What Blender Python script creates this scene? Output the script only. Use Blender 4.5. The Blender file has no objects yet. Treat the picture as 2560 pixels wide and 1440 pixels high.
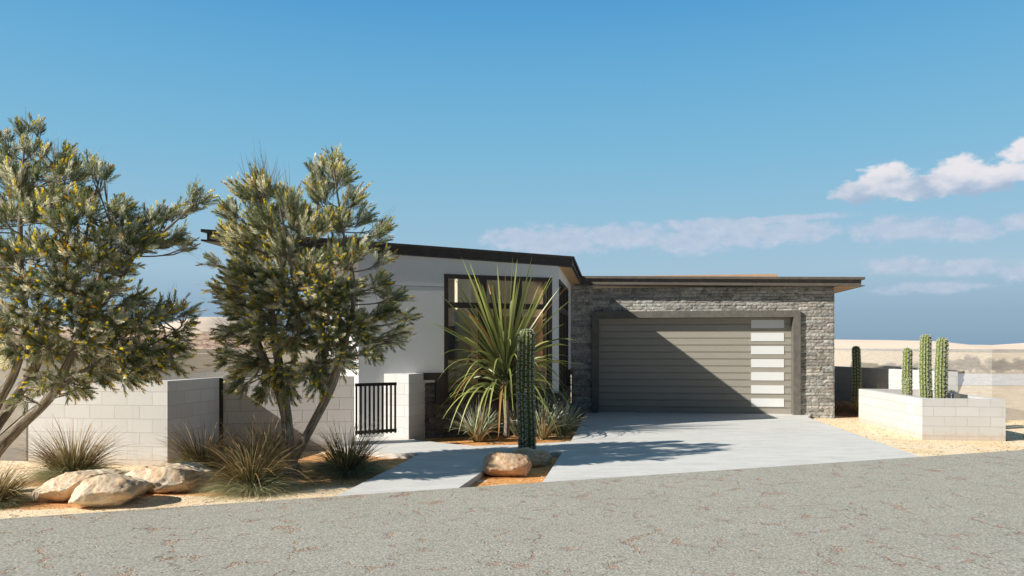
import bpy, bmesh, math, random
import numpy as np
from mathutils import Vector, Matrix, noise as mnoise

R = math.radians
scene = bpy.context.scene
col = scene.collection

# ---------------------------------------------------------------- camera
F = 1855.0 / 2560.0
HOR = 868.0
EYE = 1.68
cam_d = bpy.data.cameras.new('camera')
cam = bpy.data.objects.new('camera', cam_d)
col.objects.link(cam)
cam.location = (0, 0, EYE)
cam.rotation_euler = (R(90), 0, 0)
cam_d.sensor_width = 36
cam_d.lens = 36 * F
cam_d.shift_y = (HOR - 720) / 2560
cam_d.clip_end = 6000
scene.camera = cam

# ---------------------------------------------------------------- light, exposure
SUN_D = Vector((0.9205, 0.3907, 0)).normalized()      # the way the light travels over the ground
SUN_EL = R(33.3)
sun_l = bpy.data.lights.new('sun', 'SUN')
sun_l.energy = 5.0
sun_l.angle = R(0.5)
sun_l.color = (1.0, 0.95, 0.87)
sun = bpy.data.objects.new('sun', sun_l)
col.objects.link(sun)
ldir = Vector((SUN_D.x * math.cos(SUN_EL), SUN_D.y * math.cos(SUN_EL), -math.sin(SUN_EL)))
sun.rotation_euler = ldir.to_track_quat('-Z', 'Y').to_euler()
sun.location = (-20, -15, 20)
scene.view_settings.view_transform = 'Standard'
scene.view_settings.look = 'None'
scene.view_settings.exposure = 0.42
scene.view_settings.gamma = 1

def srgb(r, g, b):
    f = lambda c: (c / 255 / 12.92) if c / 255 <= 0.04045 else ((c / 255 + 0.055) / 1.055) ** 2.4
    return (f(r), f(g), f(b), 1)

# ---------------------------------------------------------------- node helper
class N:
    def __init__(s, tree): s.t = tree
    def new(s, typ, **kw):
        n = s.t.nodes.new(typ)
        for k, v in kw.items(): setattr(n, k, v)
        return n
    def link(s, a, b): s.t.links.new(a, b)
    def put(s, sock, v):
        if isinstance(v, bpy.types.NodeSocket): s.link(v, sock)
        else: sock.default_value = v
    def math(s, op, a, b=0.0, c=0.0, clamp=False):
        n = s.new('ShaderNodeMath', operation=op, use_clamp=clamp)
        s.put(n.inputs[0], a); s.put(n.inputs[1], b)
        if len(n.inputs) > 2: s.put(n.inputs[2], c)
        return n.outputs[0]
    def maprange(s, v, a, b, c=0.0, d=1.0, smooth=True):
        n = s.new('ShaderNodeMapRange', interpolation_type='SMOOTHSTEP' if smooth else 'LINEAR')
        s.put(n.inputs['Value'], v)
        n.inputs['From Min'].default_value = a; n.inputs['From Max'].default_value = b
        n.inputs['To Min'].default_value = c; n.inputs['To Max'].default_value = d
        return n.outputs[0]
    def mix(s, f, a, b, mode='MIX'):
        n = s.new('ShaderNodeMix', data_type='RGBA', blend_type=mode)
        s.put(n.inputs[0], f); s.put(n.inputs[6], a); s.put(n.inputs[7], b)
        return n.outputs[2]
    def noise(s, vec, scale, detail=4, rough=0.55, dist=0.0, out=0):
        n = s.new('ShaderNodeTexNoise')
        if vec is not None: s.link(vec, n.inputs['Vector'])
        n.inputs['Scale'].default_value = scale; n.inputs['Detail'].default_value = detail
        n.inputs['Roughness'].default_value = rough; n.inputs['Distortion'].default_value = dist
        return n.outputs[out]
    def voro(s, vec, scale, feature='F1', out='Distance'):
        n = s.new('ShaderNodeTexVoronoi', feature=feature)
        if vec is not None: s.link(vec, n.inputs['Vector'])
        n.inputs['Scale'].default_value = scale
        return n.outputs[out]
    def ramp(s, f, stops, interp='LINEAR'):
        n = s.new('ShaderNodeValToRGB')
        n.color_ramp.interpolation = interp
        el = n.color_ramp.elements
        while len(el) < len(stops): el.new(0.5)
        for e, (p, c) in zip(el, stops): e.position = p; e.color = c
        s.put(n.inputs[0], f)
        return n.outputs[0]
    def scalevec(s, vec, xyz):
        n = s.new('ShaderNodeMapping')
        s.link(vec, n.inputs['Vector']); n.inputs['Scale'].default_value = xyz
        return n.outputs[0]
    def bump(s, h, strength, dist, normal=None):
        n = s.new('ShaderNodeBump')
        n.inputs['Strength'].default_value = strength; n.inputs['Distance'].default_value = dist
        s.link(h, n.inputs['Height'])
        if normal is not None: s.link(normal, n.inputs['Normal'])
        return n.outputs[0]

# ---------------------------------------------------------------- sky
world = bpy.data.worlds.new('World')
scene.world = world
world.use_nodes = True
w = N(world.node_tree)
world.node_tree.nodes.clear()
sky = w.new('ShaderNodeTexSky', sky_type='NISHITA')
sky.sun_disc = False
sky.sun_elevation = SUN_EL
to_sun = -ldir
sky.sun_rotation = math.atan2(to_sun.x, to_sun.y)
sky.altitude = 300; sky.air_density = 1.0; sky.dust_density = 0.6; sky.ozone_density = 1.5
tc = w.new('ShaderNodeTexCoord')
sep = w.new('ShaderNodeSeparateXYZ'); w.link(tc.outputs['Generated'], sep.inputs[0])
az = w.math('MULTIPLY', w.math('ARCTAN2', sep.outputs[0], sep.outputs[1]), 57.2958)
el = w.math('MULTIPLY', w.math('ARCSINE', sep.outputs[2]), 57.2958)
nish = w.mix(1.0, sky.outputs[0], (0.075, 0.075, 0.075, 1), 'MULTIPLY')
grad = w.ramp(w.math('DIVIDE', el, 50.0, clamp=True), [
    (0.0, srgb(122, 155, 183)), (0.05, srgb(136, 167, 193)), (0.11, srgb(160, 190, 210)), (0.18, srgb(148, 190, 214)), (0.28, srgb(126, 185, 216)),
    (0.40, srgb(104, 173, 215)), (0.50, srgb(82, 158, 211)), (0.66, srgb(106, 156, 194)), (1.0, srgb(122, 158, 184))])
skyc = w.mix(0.88, nish, grad)
# the unseen sky behind the camera is dimmed to weaken the fill light
skyc = w.mix(1.0, skyc, w.mix(w.maprange(sep.outputs[1], -0.35, 0.35), (0.19, 0.24, 0.31, 1), (1, 1, 1, 1)), 'MULTIPLY')
# clouds: soft lumps at their compass bearing and height above the horizon
comb = w.new('ShaderNodeCombineXYZ'); w.link(az, comb.inputs[0]); w.link(w.math('MULTIPLY', el, 1.6), comb.inputs[1])
fine = w.noise(comb.outputs[0], 0.75, 7, 0.58)
puff = w.noise(comb.outputs[0], 0.42, 3, 0.5)
big = w.noise(comb.outputs[0], 0.16, 4, 0.55)
def ae(px, py):
    a = math.atan((px - 1280) / 1855)
    return math.degrees(a), math.degrees(math.atan((HOR - py) / 1855 * math.cos(a)))
def field(blobs):
    acc = None
    for px, py, rx, ry in blobs:
        a, e = ae(px, py)
        dx = w.math('DIVIDE', w.math('SUBTRACT', az, a), rx / 1855 * 57.3 * math.cos(R(a)) ** 2)
        dy = w.math('DIVIDE', w.math('SUBTRACT', el, e), ry / 1855 * 57.3 * math.cos(R(a)))
        v = w.math('SUBTRACT', 1.0, w.math('SQRT', w.math('ADD', w.math('MULTIPLY', dx, dx), w.math('MULTIPLY', dy, dy))))
        acc = v if acc is None else w.math('SMOOTH_MAX', acc, v, 0.12)
    return acc
cumulus = field([(2215, 455, 90, 52), (2150, 480, 80, 34), (2290, 470, 80, 42), (2400, 435, 90, 50), (2340, 462, 90, 34), (2480, 440, 110, 36),
                 (2570, 372, 75, 34), (2560, 430, 80, 30), (2450, 465, 110, 28), (2640, 420, 100, 60)])
wisps = field([(1380, 605, 190, 46), (1300, 590, 110, 26), (1560, 590, 150, 38), (1730, 600, 130, 42), (1860, 590, 130, 40), (1980, 580, 150, 36),
               (1800, 560, 210, 18), (2230, 575, 130, 38), (2330, 572, 80, 34), (2430, 575, 90, 34), (2545, 555, 60, 26), (2250, 665, 120, 24),
               (2420, 668, 150, 24), (2330, 720, 150, 18), (2560, 680, 80, 24), (1950, 548, 200, 12)])
ca = w.math('ADD', cumulus, w.math('MULTIPLY', w.math('SUBTRACT', fine, 0.5), 1.5))
cum_a = w.maprange(ca, 0.0, 0.40)
wa = w.math('ADD', wisps, w.math('MULTIPLY', w.math('SUBTRACT', fine, 0.52), 1.5))
wis_a = w.math('MULTIPLY', w.maprange(wa, -0.12, 0.55), 0.75)
_, e_top = ae(2300, 415); _, e_bot = ae(2300, 510)
lit = w.maprange(w.math('ADD', el, w.math('MULTIPLY', w.math('SUBTRACT', puff, 0.5), 5.0)), e_bot, e_top)
cum_c = w.mix(lit, srgb(158, 180, 204), srgb(226, 224, 229))
skyc = w.mix(wis_a, skyc, w.mix(fine, srgb(150, 176, 204), srgb(214, 214, 226)))
skyc = w.mix(cum_a, skyc, cum_c)
bg = w.new('ShaderNodeBackground'); w.link(skyc, bg.inputs[0]); bg.inputs[1].default_value = 0.80
out = w.new('ShaderNodeOutputWorld'); w.link(bg.outputs[0], out.inputs[0])

# ---------------------------------------------------------------- materials
def material(name, rough=0.8, spec=0.3):
    m = bpy.data.materials.new(name); m.use_nodes = True
    n = N(m.node_tree)
    b = m.node_tree.nodes['Principled BSDF']
    b.inputs['Roughness'].default_value = rough
    b.inputs['Specular IOR Level'].default_value = spec
    return m, n, b
def pos(n): return n.new('ShaderNodeNewGeometry').outputs['Position']
def objc(n): return n.new('ShaderNodeTexCoord').outputs['Object']
def attr(n, name, out='Color'): return n.new('ShaderNodeAttribute', attribute_name=name).outputs[out]

def plain(name, c, rough=0.6, spec=0.3, var=0.12, scale=6, bump=0.0, bscale=120, bdist=0.01):
    m, n, b = material(name, rough, spec)
    p = pos(n)
    f = n.noise(p, scale, 5)
    lo = tuple(x * (1 - var * 2) for x in c[:3]) + (1,); hi = tuple(min(1, x * (1 + var)) for x in c[:3]) + (1,)
    n.link(n.mix(f, lo, hi), b.inputs['Base Color'])
    if bump:
        n.link(n.bump(n.noise(p, bscale, 3), bump, bdist), b.inputs['Normal'])
    return m

def mat_gravel(mulch=False):  # mulch switch: brown that paints the shaded gravel of the beds
    m, n, b = material('shade_toned_gravel' if mulch else 'cream_gravel', 0.95, 0.1)
    p = pos(n)
    g = n.noise(p, 60, 4, 0.7)
    big = n.noise(p, 1.1, 4)
    cl = n.mix(g, (0.78, 0.55, 0.32, 1), (1.0, 0.90, 0.68, 1))
    cl = n.mix(n.maprange(big, 0.35, 0.75), cl, n.mix(g, (0.66, 0.42, 0.20, 1), (0.96, 0.76, 0.48, 1)))
    bark = n.mix(n.noise(p, 38, 5, 0.75), (0.42, 0.15, 0.045, 1), (0.98, 0.53, 0.20, 1))  # orange brown standing in for the gravel's tone in shade
    if mulch:
        cl = n.mix(n.maprange(n.noise(p, 2.3, 4), 0.58, 0.66), bark, cl)  # bark: brown shade tone laid over the bed gravel
    else:
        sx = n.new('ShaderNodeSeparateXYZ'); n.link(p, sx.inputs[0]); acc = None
        for (cx, cy, rx, ry) in ((-3.0, 10.7, 2.3, 1.7), (-3.9, 9.2, 1.5, .50), (-2.0, 10.5, 1.3, .75), (-5.6, 8.3, 1.3, .32), (-5.6, 9.6, .9, .3), (9.0, 20.5, 1.4, 2.4)):  # ragged brown ellipses paint shade under tree, rocks and house corner
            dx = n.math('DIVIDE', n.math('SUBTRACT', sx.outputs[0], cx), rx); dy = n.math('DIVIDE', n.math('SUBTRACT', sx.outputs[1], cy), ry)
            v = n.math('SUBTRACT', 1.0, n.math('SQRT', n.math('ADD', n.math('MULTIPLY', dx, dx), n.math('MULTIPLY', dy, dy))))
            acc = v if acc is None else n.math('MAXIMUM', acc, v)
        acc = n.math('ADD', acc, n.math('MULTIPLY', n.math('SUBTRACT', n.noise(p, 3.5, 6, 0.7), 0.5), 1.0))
        cl = n.mix(n.math('MULTIPLY', n.maprange(acc, 0.02, 0.22), 0.85), cl, bark)  # bark: brown shade tone mixed in inside the ellipses
    sp = n.noise(n.scalevec(p, (0.7, 1.3, 1)), 17, 3, 0.6, 0.6)
    mask = n.maprange(sp, 0.60, 0.66)
    cl = n.mix(mask, cl, (0.10, 0.05, 0.03, 1))
    cl = n.mix(n.maprange(n.noise(p, 34, 2, 0.5, 0.5), 0.66, 0.72), cl, (0.38, 0.16, 0.06, 1))
    n.link(cl, b.inputs['Base Color'])
    n.link(n.bump(n.math('ADD', n.noise(p, 45, 5, 0.7), n.voro(p, 55)), 0.5, 0.02), b.inputs['Normal'])
    return m
def mat_road():
    m, n, b = material('road_chipseal', 0.95, 0.1)
    p = pos(n)
    g = n.noise(n.scalevec(p, (1, 0.7, 1)), 58, 6, 0.82)
    g2 = n.noise(p, 28, 3, 0.6)
    big = n.noise(p, 0.7, 3)
    cl = n.ramp(g, [(0.30, (0.12, 0.113, 0.095, 1)), (0.5, (0.38, 0.365, 0.32, 1)), (0.68, (0.80, 0.775, 0.70, 1))])
    cl = n.mix(n.math('MULTIPLY', big, 0.35), cl, (0.22, 0.21, 0.18, 1))
    # warped cell edges, broken up: patches of tan earth showing in the cracks
    d = n.noise(p, 3.2, 4, 0.65, out=1)
    add = n.new('ShaderNodeVectorMath', operation='MULTIPLY_ADD')
    n.link(d, add.inputs[0]); add.inputs[1].default_value = (0.55, 0.55, 0); n.link(p, add.inputs[2])
    vec = n.scalevec(add.outputs[0], (1, 1, 0))
    e1 = n.voro(vec, 2.0, 'DISTANCE_TO_EDGE')
    brk = n.noise(p, 4.3, 3, 0.6)
    wdt = n.maprange(brk, 0.46, 0.68, 0.0, 0.085)
    wdt = n.math('ADD', wdt, n.math('MULTIPLY', n.math('SUBTRACT', g2, 0.5), 0.05))
    cr = n.maprange(n.math('SUBTRACT', wdt, e1), 0.0, 0.022)
    cr = n.math('MULTIPLY', cr, n.maprange(n.noise(p, 40, 2, 0.6), 0.34, 0.52))
    cr = n.math('MULTIPLY', cr, n.maprange(n.noise(p, 0.45, 2), 0.32, 0.5, 0.45, 1.0))
    tan = n.mix(g, (0.20, 0.10, 0.065, 1), (0.66, 0.43, 0.31, 1))
    cl = n.mix(n.math('MULTIPLY', cr, 0.60), cl, tan)
    hair = n.math('MULTIPLY', n.math('SUBTRACT', 1.0, n.maprange(e1, 0.0, 0.016)), n.maprange(n.noise(p, 2.1, 3, 0.6), 0.42, 0.60))
    cl = n.mix(n.math('MULTIPLY', hair, 0.55), cl, (0.10, 0.08, 0.065, 1))
    dots = n.maprange(n.noise(p, 13, 4, 0.7), 0.68, 0.73)
    cl = n.mix(n.math('MULTIPLY', dots, 0.6), cl, (0.11, 0.095, 0.08, 1))
    cl = n.mix(1.0, cl, (1.0, 0.985, 0.945, 1), 'MULTIPLY')
    n.link(cl, b.inputs['Base Color'])
    h = n.math('SUBTRACT', n.math('MULTIPLY', g, 0.5), n.math('MULTIPLY', cr, 1.1))
    n.link(n.bump(h, 0.6, 0.018), b.inputs['Normal'])
    return m
def mat_concrete(name, c, s=1.0):
    m, n, b = material(name, 0.85, 0.2)
    p = pos(n)
    f = n.noise(n.scalevec(p, (0.7, 2.2, 1)), 2.2 * s, 8, 0.65, 0.6)
    f2 = n.noise(n.scalevec(p, (1, 3.0, 1)), 14 * s, 5, 0.7)
    k = n.math('ADD', n.math('ADD', n.math('MULTIPLY', f, 0.5), n.math('MULTIPLY', f2, 0.3)), n.math('MULTIPLY', n.noise(p, 0.8, 5, 0.7), 0.2))
    n.link(n.ramp(k, [(0.3, tuple(x * 0.70 for x in c) + (1,)), (0.5, tuple(c) + (1,)), (0.68, tuple(min(x * 1.14, 1) for x in c) + (1,))]), b.inputs['Base Color'])
    n.link(n.bump(n.noise(n.scalevec(p, (1, 2, 1)), 60, 4), 0.25, 0.006), b.inputs['Normal'])
    return m
def mat_block(name, bw=0.406, bh=0.203, mortar=0.006, depth=1.0, c=(0.69, 0.68, 0.66)):
    m, n, b = material(name, 0.9, 0.15)
    uv = n.new('ShaderNodeUVMap').outputs[0]
    br = n.new('ShaderNodeTexBrick')
    n.link(uv, br.inputs['Vector'])
    br.inputs['Scale'].default_value = 1
    br.inputs['Brick Width'].default_value = bw; br.inputs['Row Height'].default_value = bh
    br.inputs['Mortar Size'].default_value = mortar; br.inputs['Mortar Smooth'].default_value = 0.35
    br.inputs['Color1'].default_value = (0.90, 0.90, 0.895, 1); br.inputs['Color2'].default_value = (1, 1, 1, 1)
    br.inputs['Mortar'].default_value = (0.80, 0.79, 0.76, 1)
    p = pos(n)
    pit = n.maprange(n.noise(p, 85, 2, 0.5), 0.66, 0.73)
    fl = n.noise(p, 5, 5, 0.6)
    base = n.mix(fl, tuple(x * 0.93 for x in c) + (1,), tuple(c) + (1,))
    base = n.mix(1.0, base, br.outputs['Color'], 'MULTIPLY')
    base = n.mix(n.math('MULTIPLY', pit, 0.28), base, (0.40, 0.39, 0.36, 1))
    sx = n.new('ShaderNodeSeparateXYZ'); n.link(p, sx.inputs[0])
    low = n.math('SUBTRACT', n.math('ADD', 0.10, n.math('MULTIPLY', n.math('SUBTRACT', n.noise(p, 7, 5, 0.7), 0.5), 0.35)), sx.outputs[2])
    base = n.mix(n.math('MULTIPLY', n.maprange(low, -0.02, 0.16), 0.45), base, (0.50, 0.36, 0.22, 1))
    strk = n.noise(n.scalevec(p, (6, 6, 0.5)), 1.2, 5, 0.65)
    base = n.mix(n.math('MULTIPLY', n.maprange(strk, 0.55, 0.72), 0.20), base, (0.42, 0.40, 0.36, 1))
    n.link(base, b.inputs['Base Color'])
    h = n.math('ADD', n.math('MULTIPLY', br.outputs['Fac'], -1.0 * depth), n.math('MULTIPLY', n.noise(p, 110, 3, 0.6), 0.25))
    h = n.math('SUBTRACT', h, n.math('MULTIPLY', pit, 0.3))
    n.link(n.bump(h, 0.55, 0.008), b.inputs['Normal'])
    return m
def mat_stone(k=1.0):  # lower k gives a darkened copy that paints the plinth in shade
    m, n, b = material('ledger_stone' if k == 1 else 'shaded_ledger_stone', 0.92, 0.15)
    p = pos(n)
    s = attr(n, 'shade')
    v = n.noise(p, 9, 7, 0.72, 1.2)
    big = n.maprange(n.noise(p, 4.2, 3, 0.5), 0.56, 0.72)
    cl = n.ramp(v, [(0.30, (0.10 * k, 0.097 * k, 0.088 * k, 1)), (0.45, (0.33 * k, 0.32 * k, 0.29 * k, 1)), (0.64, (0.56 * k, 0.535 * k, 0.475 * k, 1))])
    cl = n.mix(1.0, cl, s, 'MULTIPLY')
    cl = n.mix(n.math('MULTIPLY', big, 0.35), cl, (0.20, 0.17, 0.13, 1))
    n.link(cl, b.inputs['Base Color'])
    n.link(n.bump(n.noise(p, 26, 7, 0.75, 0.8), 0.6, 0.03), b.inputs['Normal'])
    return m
def mat_stucco():
    m, n, b = material('white_stucco', 0.95, 0.1)
    p = pos(n)
    f = n.noise(p, 1.3, 5, 0.6)
    n.link(n.mix(f, (0.70, 0.70, 0.695, 1), (0.80, 0.80, 0.79, 1)), b.inputs['Base Color'])
    n.link(n.bump(n.noise(p, 55, 4, 0.7), 0.55, 0.012), b.inputs['Normal'])
    return m
def mat_door():
    m, n, b = material('taupe_door_paint', 0.55, 0.35)
    uv = n.new('ShaderNodeUVMap').outputs[0]
    f = n.noise(n.scalevec(uv, (1.0, 26, 1)), 3, 6, 0.65, 0.5)
    f2 = n.noise(uv, 1.2, 4)
    k = n.math('ADD', n.math('MULTIPLY', f, 0.5), n.math('MULTIPLY', f2, 0.5))
    n.link(n.mix(k, (0.27, 0.25, 0.205, 1), (0.42, 0.385, 0.32, 1)), b.inputs['Base Color'])
    n.link(n.bump(f, 0.12, 0.004), b.inputs['Normal'])
    return m
def mat_wood():
    m, n, b = material('soffit_boards', 0.6, 0.3)
    uv = n.new('ShaderNodeUVMap').outputs[0]
    br = n.new('ShaderNodeTexBrick'); n.link(uv, br.inputs['Vector'])
    br.inputs['Scale'].default_value = 1; br.inputs['Brick Width'].default_value = 3.0; br.inputs['Row Height'].default_value = 0.115
    br.inputs['Mortar Size'].default_value = 0.006
    br.inputs['Color1'].default_value = (0.72, 0.48, 0.25, 1); br.inputs['Color2'].default_value = (0.60, 0.38, 0.19, 1)
    br.inputs['Mortar'].default_value = (0.15, 0.09, 0.05, 1)
    f = n.noise(n.scalevec(uv, (2, 30, 1)), 2.0, 5)
    n.link(n.mix(n.math('MULTIPLY', f, 0.4), br.outputs['Color'], (0.35, 0.2, 0.09, 1)), b.inputs['Base Color'])
    return m
def mat_metal(name, c, grain=(1, 1, 14)):
    m, n, b = material(name, 0.6, 0.3)
    p = pos(n)
    f = n.noise(p, 7, 5, 0.7)
    g = n.noise(n.scalevec(p, (55, 55, 9)), 1.0, 3, 0.7)
    k = n.math('ADD', n.math('MULTIPLY', f, 0.55), n.math('MULTIPLY', g, 0.45))
    n.link(n.mix(n.maprange(k, 0.3, 0.7), tuple(x * 0.68 for x in c) + (1,), tuple(x * 1.2 for x in c) + (1,)), b.inputs['Base Color'])
    n.link(n.bump(g, 0.3, 0.004), b.inputs['Normal'])
    return m
def mat_glass():
    m, n, b = material('window_glass', 0.02, 0.5)
    m.node_tree.nodes.remove(b)
    o = m.node_tree.nodes['Material Output']
    tr = n.new('ShaderNodeBsdfTransparent'); tr.inputs[0].default_value = (0.93, 0.90, 0.80, 1)
    gl = n.new('ShaderNodeBsdfGlossy'); gl.inputs['Roughness'].default_value = 0.02; gl.inputs[0].default_value = (0.95, 0.93, 0.86, 1)
    fr = n.new('ShaderNodeFresnel'); fr.inputs[0].default_value = 1.5
    mx = n.new('ShaderNodeMixShader')
    n.link(n.math('ADD', n.math('MULTIPLY', fr.outputs[0], 0.9), 0.02, clamp=True), mx.inputs[0])
    n.link(tr.outputs[0], mx.inputs[1]); n.link(gl.outputs[0], mx.inputs[2]); n.link(mx.outputs[0], o.inputs[0])
    return m
def mat_frosted():
    m, n, b = material('frosted_white_glass', 0.12, 0.6)
    b.inputs['Base Color'].default_value = (0.78, 0.78, 0.76, 1)
    b.inputs['Coat Weight'].default_value = 0.8; b.inputs['Coat Roughness'].default_value = 0.1
    return m
def mat_ghost(name, c, solid, noise_scale=90):
    m, n, b = material(name, 0.95, 0.05)
    o = m.node_tree.nodes['Material Output']
    p = pos(n)
    f = n.noise(p, noise_scale, 3, 0.7)
    f2 = n.noise(n.scalevec(p, (1, 1, 6)), 3, 5, 0.6)
    k = n.math('ADD', n.math('MULTIPLY', f, 0.6), n.math('MULTIPLY', f2, 0.4))
    n.link(n.mix(n.maprange(k, 0.3, 0.7), tuple(x * 0.7 for x in c) + (1,), tuple(min(1, x * 1.25) for x in c) + (1,)), b.inputs['Base Color'])
    n.link(n.bump(f, 0.4, 0.01), b.inputs['Normal'])
    if solid < 1:
        tr = n.new('ShaderNodeBsdfTransparent')
        mx = n.new('ShaderNodeMixShader'); mx.inputs[0].default_value = solid
        n.link(tr.outputs[0], mx.inputs[1]); n.link(b.outputs[0], mx.inputs[2]); n.link(mx.outputs[0], o.inputs[0])
    return m
def mat_leaf(name, trans=0.25, rough=0.5, spec=0.35):
    m, n, b = material(name, rough, spec)
    o = m.node_tree.nodes['Material Output']
    c = attr(n, 'tint')
    n.link(c, b.inputs['Base Color'])
    if trans:
        t = n.new('ShaderNodeBsdfTranslucent'); n.link(c, t.inputs[0])
        mx = n.new('ShaderNodeMixShader'); mx.inputs[0].default_value = trans
        n.link(b.outputs[0], mx.inputs[1]); n.link(t.outputs[0], mx.inputs[2]); n.link(mx.outputs[0], o.inputs[0])
    return m
def mat_bark():
    m, n, b = material('grey_fibrous_bark', 0.95, 0.1)
    uv = n.new('ShaderNodeUVMap').outputs[0]
    f = n.noise(n.scalevec(uv, (7, 1.7, 1)), 2.4, 7, 0.75, 1.2)
    n.link(n.ramp(f, [(0.33, (0.07, 0.055, 0.04, 1)), (0.46, (0.25, 0.20, 0.14, 1)), (0.56, (0.42, 0.37, 0.29, 1)), (0.66, (0.60, 0.60, 0.57, 1))]), b.inputs['Base Color'])
    n.link(n.bump(f, 0.9, 0.03), b.inputs['Normal'])
    return m
def mat_rock(k=1.0):
    m, n, b = material('sandstone_boulder' if k == 1 else 'shaded_boulder', 0.85, 0.2)
    p = objc(n)
    f = n.noise(p, 2.6, 8, 0.62, 0.8)
    st = n.noise(n.scalevec(p, (1.5, 1.5, 7)), 2.0, 6, 0.6, 1.2)
    cl = n.ramp(f, [(0.28, (0.38, 0.23, 0.13, 1)), (0.45, (0.62, 0.46, 0.30, 1)), (0.62, (0.75, 0.65, 0.49, 1)), (0.8, (0.86, 0.80, 0.69, 1))])
    cl = n.mix(n.maprange(st, 0.58, 0.72), cl, (0.34, 0.19, 0.10, 1))
    ve = n.noise(p, 1.7, 4, 0.5, 2.5)
    vein = n.math('SUBTRACT', 1.0, n.maprange(n.math('ABSOLUTE', n.math('SUBTRACT', ve, 0.5)), 0.0, 0.014))
    cl = n.mix(n.math('MULTIPLY', vein, 0.6), cl, (0.90, 0.84, 0.75, 1))
    if k != 1: cl = n.mix(1.0, cl, (0.84, 0.75, 0.68, 1), 'MULTIPLY')  # browned copy of the boulder colour paints the shaded rocks
    n.link(cl, b.inputs['Base Color'])
    n.link(n.bump(n.math('ADD', n.noise(p, 14, 7, 0.65), st), 0.55, 0.03), b.inputs['Normal'])
    return m
def mat_cactus(dark=1.0):  # dark scales the skin colour down for cacti standing in shade
    m, n, b = material('cactus_skin', 0.6, 0.3)
    p = objc(n)
    f = n.noise(p, 26, 4, 0.65)
    d = dark
    n.link(n.ramp(f, [(0.30, (0.025 * d, 0.04 * d, 0.010 * d, 1)), (0.45, (0.11 * d, 0.145 * d, 0.035 * d, 1)), (0.60, (0.24 * d, 0.275 * d, 0.075 * d, 1)), (0.74, (0.36 * d, 0.33 * d, 0.14 * d, 1))]), b.inputs['Base Color'])
    n.link(n.bump(f, 0.5, 0.01), b.inputs['Normal'])
    sx = n.new('ShaderNodeSeparateXYZ'); n.link(p, sx.inputs[0])
    corky = n.maprange(n.math('ADD', sx.outputs[2], n.math('MULTIPLY', n.noise(p, 5, 4), 0.5)), 0.25, 0.50, 0.65, 0.0)
    old = b.inputs['Base Color'].links[0].from_socket
    n.link(n.mix(corky, old, (0.20, 0.16, 0.09, 1)), b.inputs['Base Color'])
    return m
def mat_dune():
    m, n, b = material('pale_dune_sand', 0.95, 0.05)
    p = pos(n)
    f = n.noise(n.scalevec(p, (0.4, 1, 3)), 0.03, 5)
    n.link(n.mix(f, (0.70, 0.55, 0.42, 1), (0.84, 0.69, 0.55, 1)), b.inputs['Base Color'])
    return m
def mat_cliff():
    m, n, b = material('banded_cliff', 0.95, 0.05)
    p = pos(n)
    sx = n.new('ShaderNodeSeparateXYZ'); n.link(p, sx.inputs[0])
    f = n.noise(n.scalevec(p, (2.4, 2.4, 0.45)), 0.12, 7, 0.7, 0.9)
    bd = n.noise(n.scalevec(p, (0.1, 0.1, 4)), 0.25, 4)
    rock = n.ramp(n.math('ADD', n.math('MULTIPLY', f, 0.7), n.math('MULTIPLY', bd, 0.3)),
                  [(0.38, (0.14, 0.08, 0.08, 1)), (0.46, (0.30, 0.19, 0.15, 1)), (0.53, (0.46, 0.34, 0.24, 1)), (0.62, (0.62, 0.48, 0.34, 1))])
    sand = n.mix(f, (0.60, 0.48, 0.38, 1), (0.72, 0.59, 0.47, 1))
    hgt = n.math('ADD', sx.outputs[2], n.math('MULTIPLY', n.math('SUBTRACT', n.noise(p, 0.05, 4), 0.5), 22))
    n.link(n.mix(n.maprange(hgt, 11.5, 15.5), rock, sand), b.inputs['Base Color'])
    return m

M = {}
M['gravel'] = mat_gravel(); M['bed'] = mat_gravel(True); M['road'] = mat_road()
M['concrete'] = mat_concrete('driveway_concrete', (0.595, 0.58, 0.545))
M['block'] = mat_block('white_block'); M['block_deep'] = mat_block('white_block_deep', mortar=0.010, depth=2.2)
M['block_planter'] = mat_block('planter_block', 0.40, 0.185, 0.006, c=(0.62, 0.612, 0.595))
M['stone'] = mat_stone(); M['stone_shaded'] = mat_stone(0.42); M['stucco'] = mat_stucco(); M['door'] = mat_door(); M['wood'] = mat_wood()
M['bronze'] = mat_metal('bronze_fascia', (0.135, 0.118, 0.098))
M['bronze_shaded'] = mat_metal('shaded_bronze_fascia', (0.062, 0.053, 0.048))  # darker bronze copy, the wing fascia's lack of sun put into colour
M['taupe_frame'] = mat_metal('taupe_trim', (0.150, 0.138, 0.118))
M['winframe'] = plain('dark_brown_window_frame', (0.055, 0.042, 0.036, 1), 0.5)
M['blackmetal'] = plain('black_gate_paint', (0.018, 0.014, 0.012, 1), 0.4)
M['glass'] = mat_glass(); M['frosted'] = mat_frosted()
M['joint'] = plain('joint_shadow', (0.10, 0.10, 0.10, 1), 0.9)
M['inner_pale'] = plain('interior_plaster', (0.80, 0.77, 0.70, 1), 0.9)
M['inner_brown'] = plain('interior_walnut', (0.50, 0.35, 0.24, 1), 0.6, scale=2)
M['inner_dark'] = plain('interior_dark_wood', (0.14, 0.10, 0.07, 1), 0.6, scale=2)
M['tanwood'] = plain('cedar_cladding', (0.60, 0.38, 0.24, 1), 0.7, scale=3)
M['roofing'] = plain('roof_membrane', (0.20, 0.19, 0.17, 1), 0.9)
M['ghost'] = mat_ghost('sheer_stucco', (0.50, 0.45, 0.40), 0.62)
M['ghost_grey'] = mat_ghost('sheer_grey_stucco', (0.30, 0.275, 0.25), 0.80)
M['ghost_cap'] = mat_ghost('sheer_coping', (0.36, 0.35, 0.33), 0.85)
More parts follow.
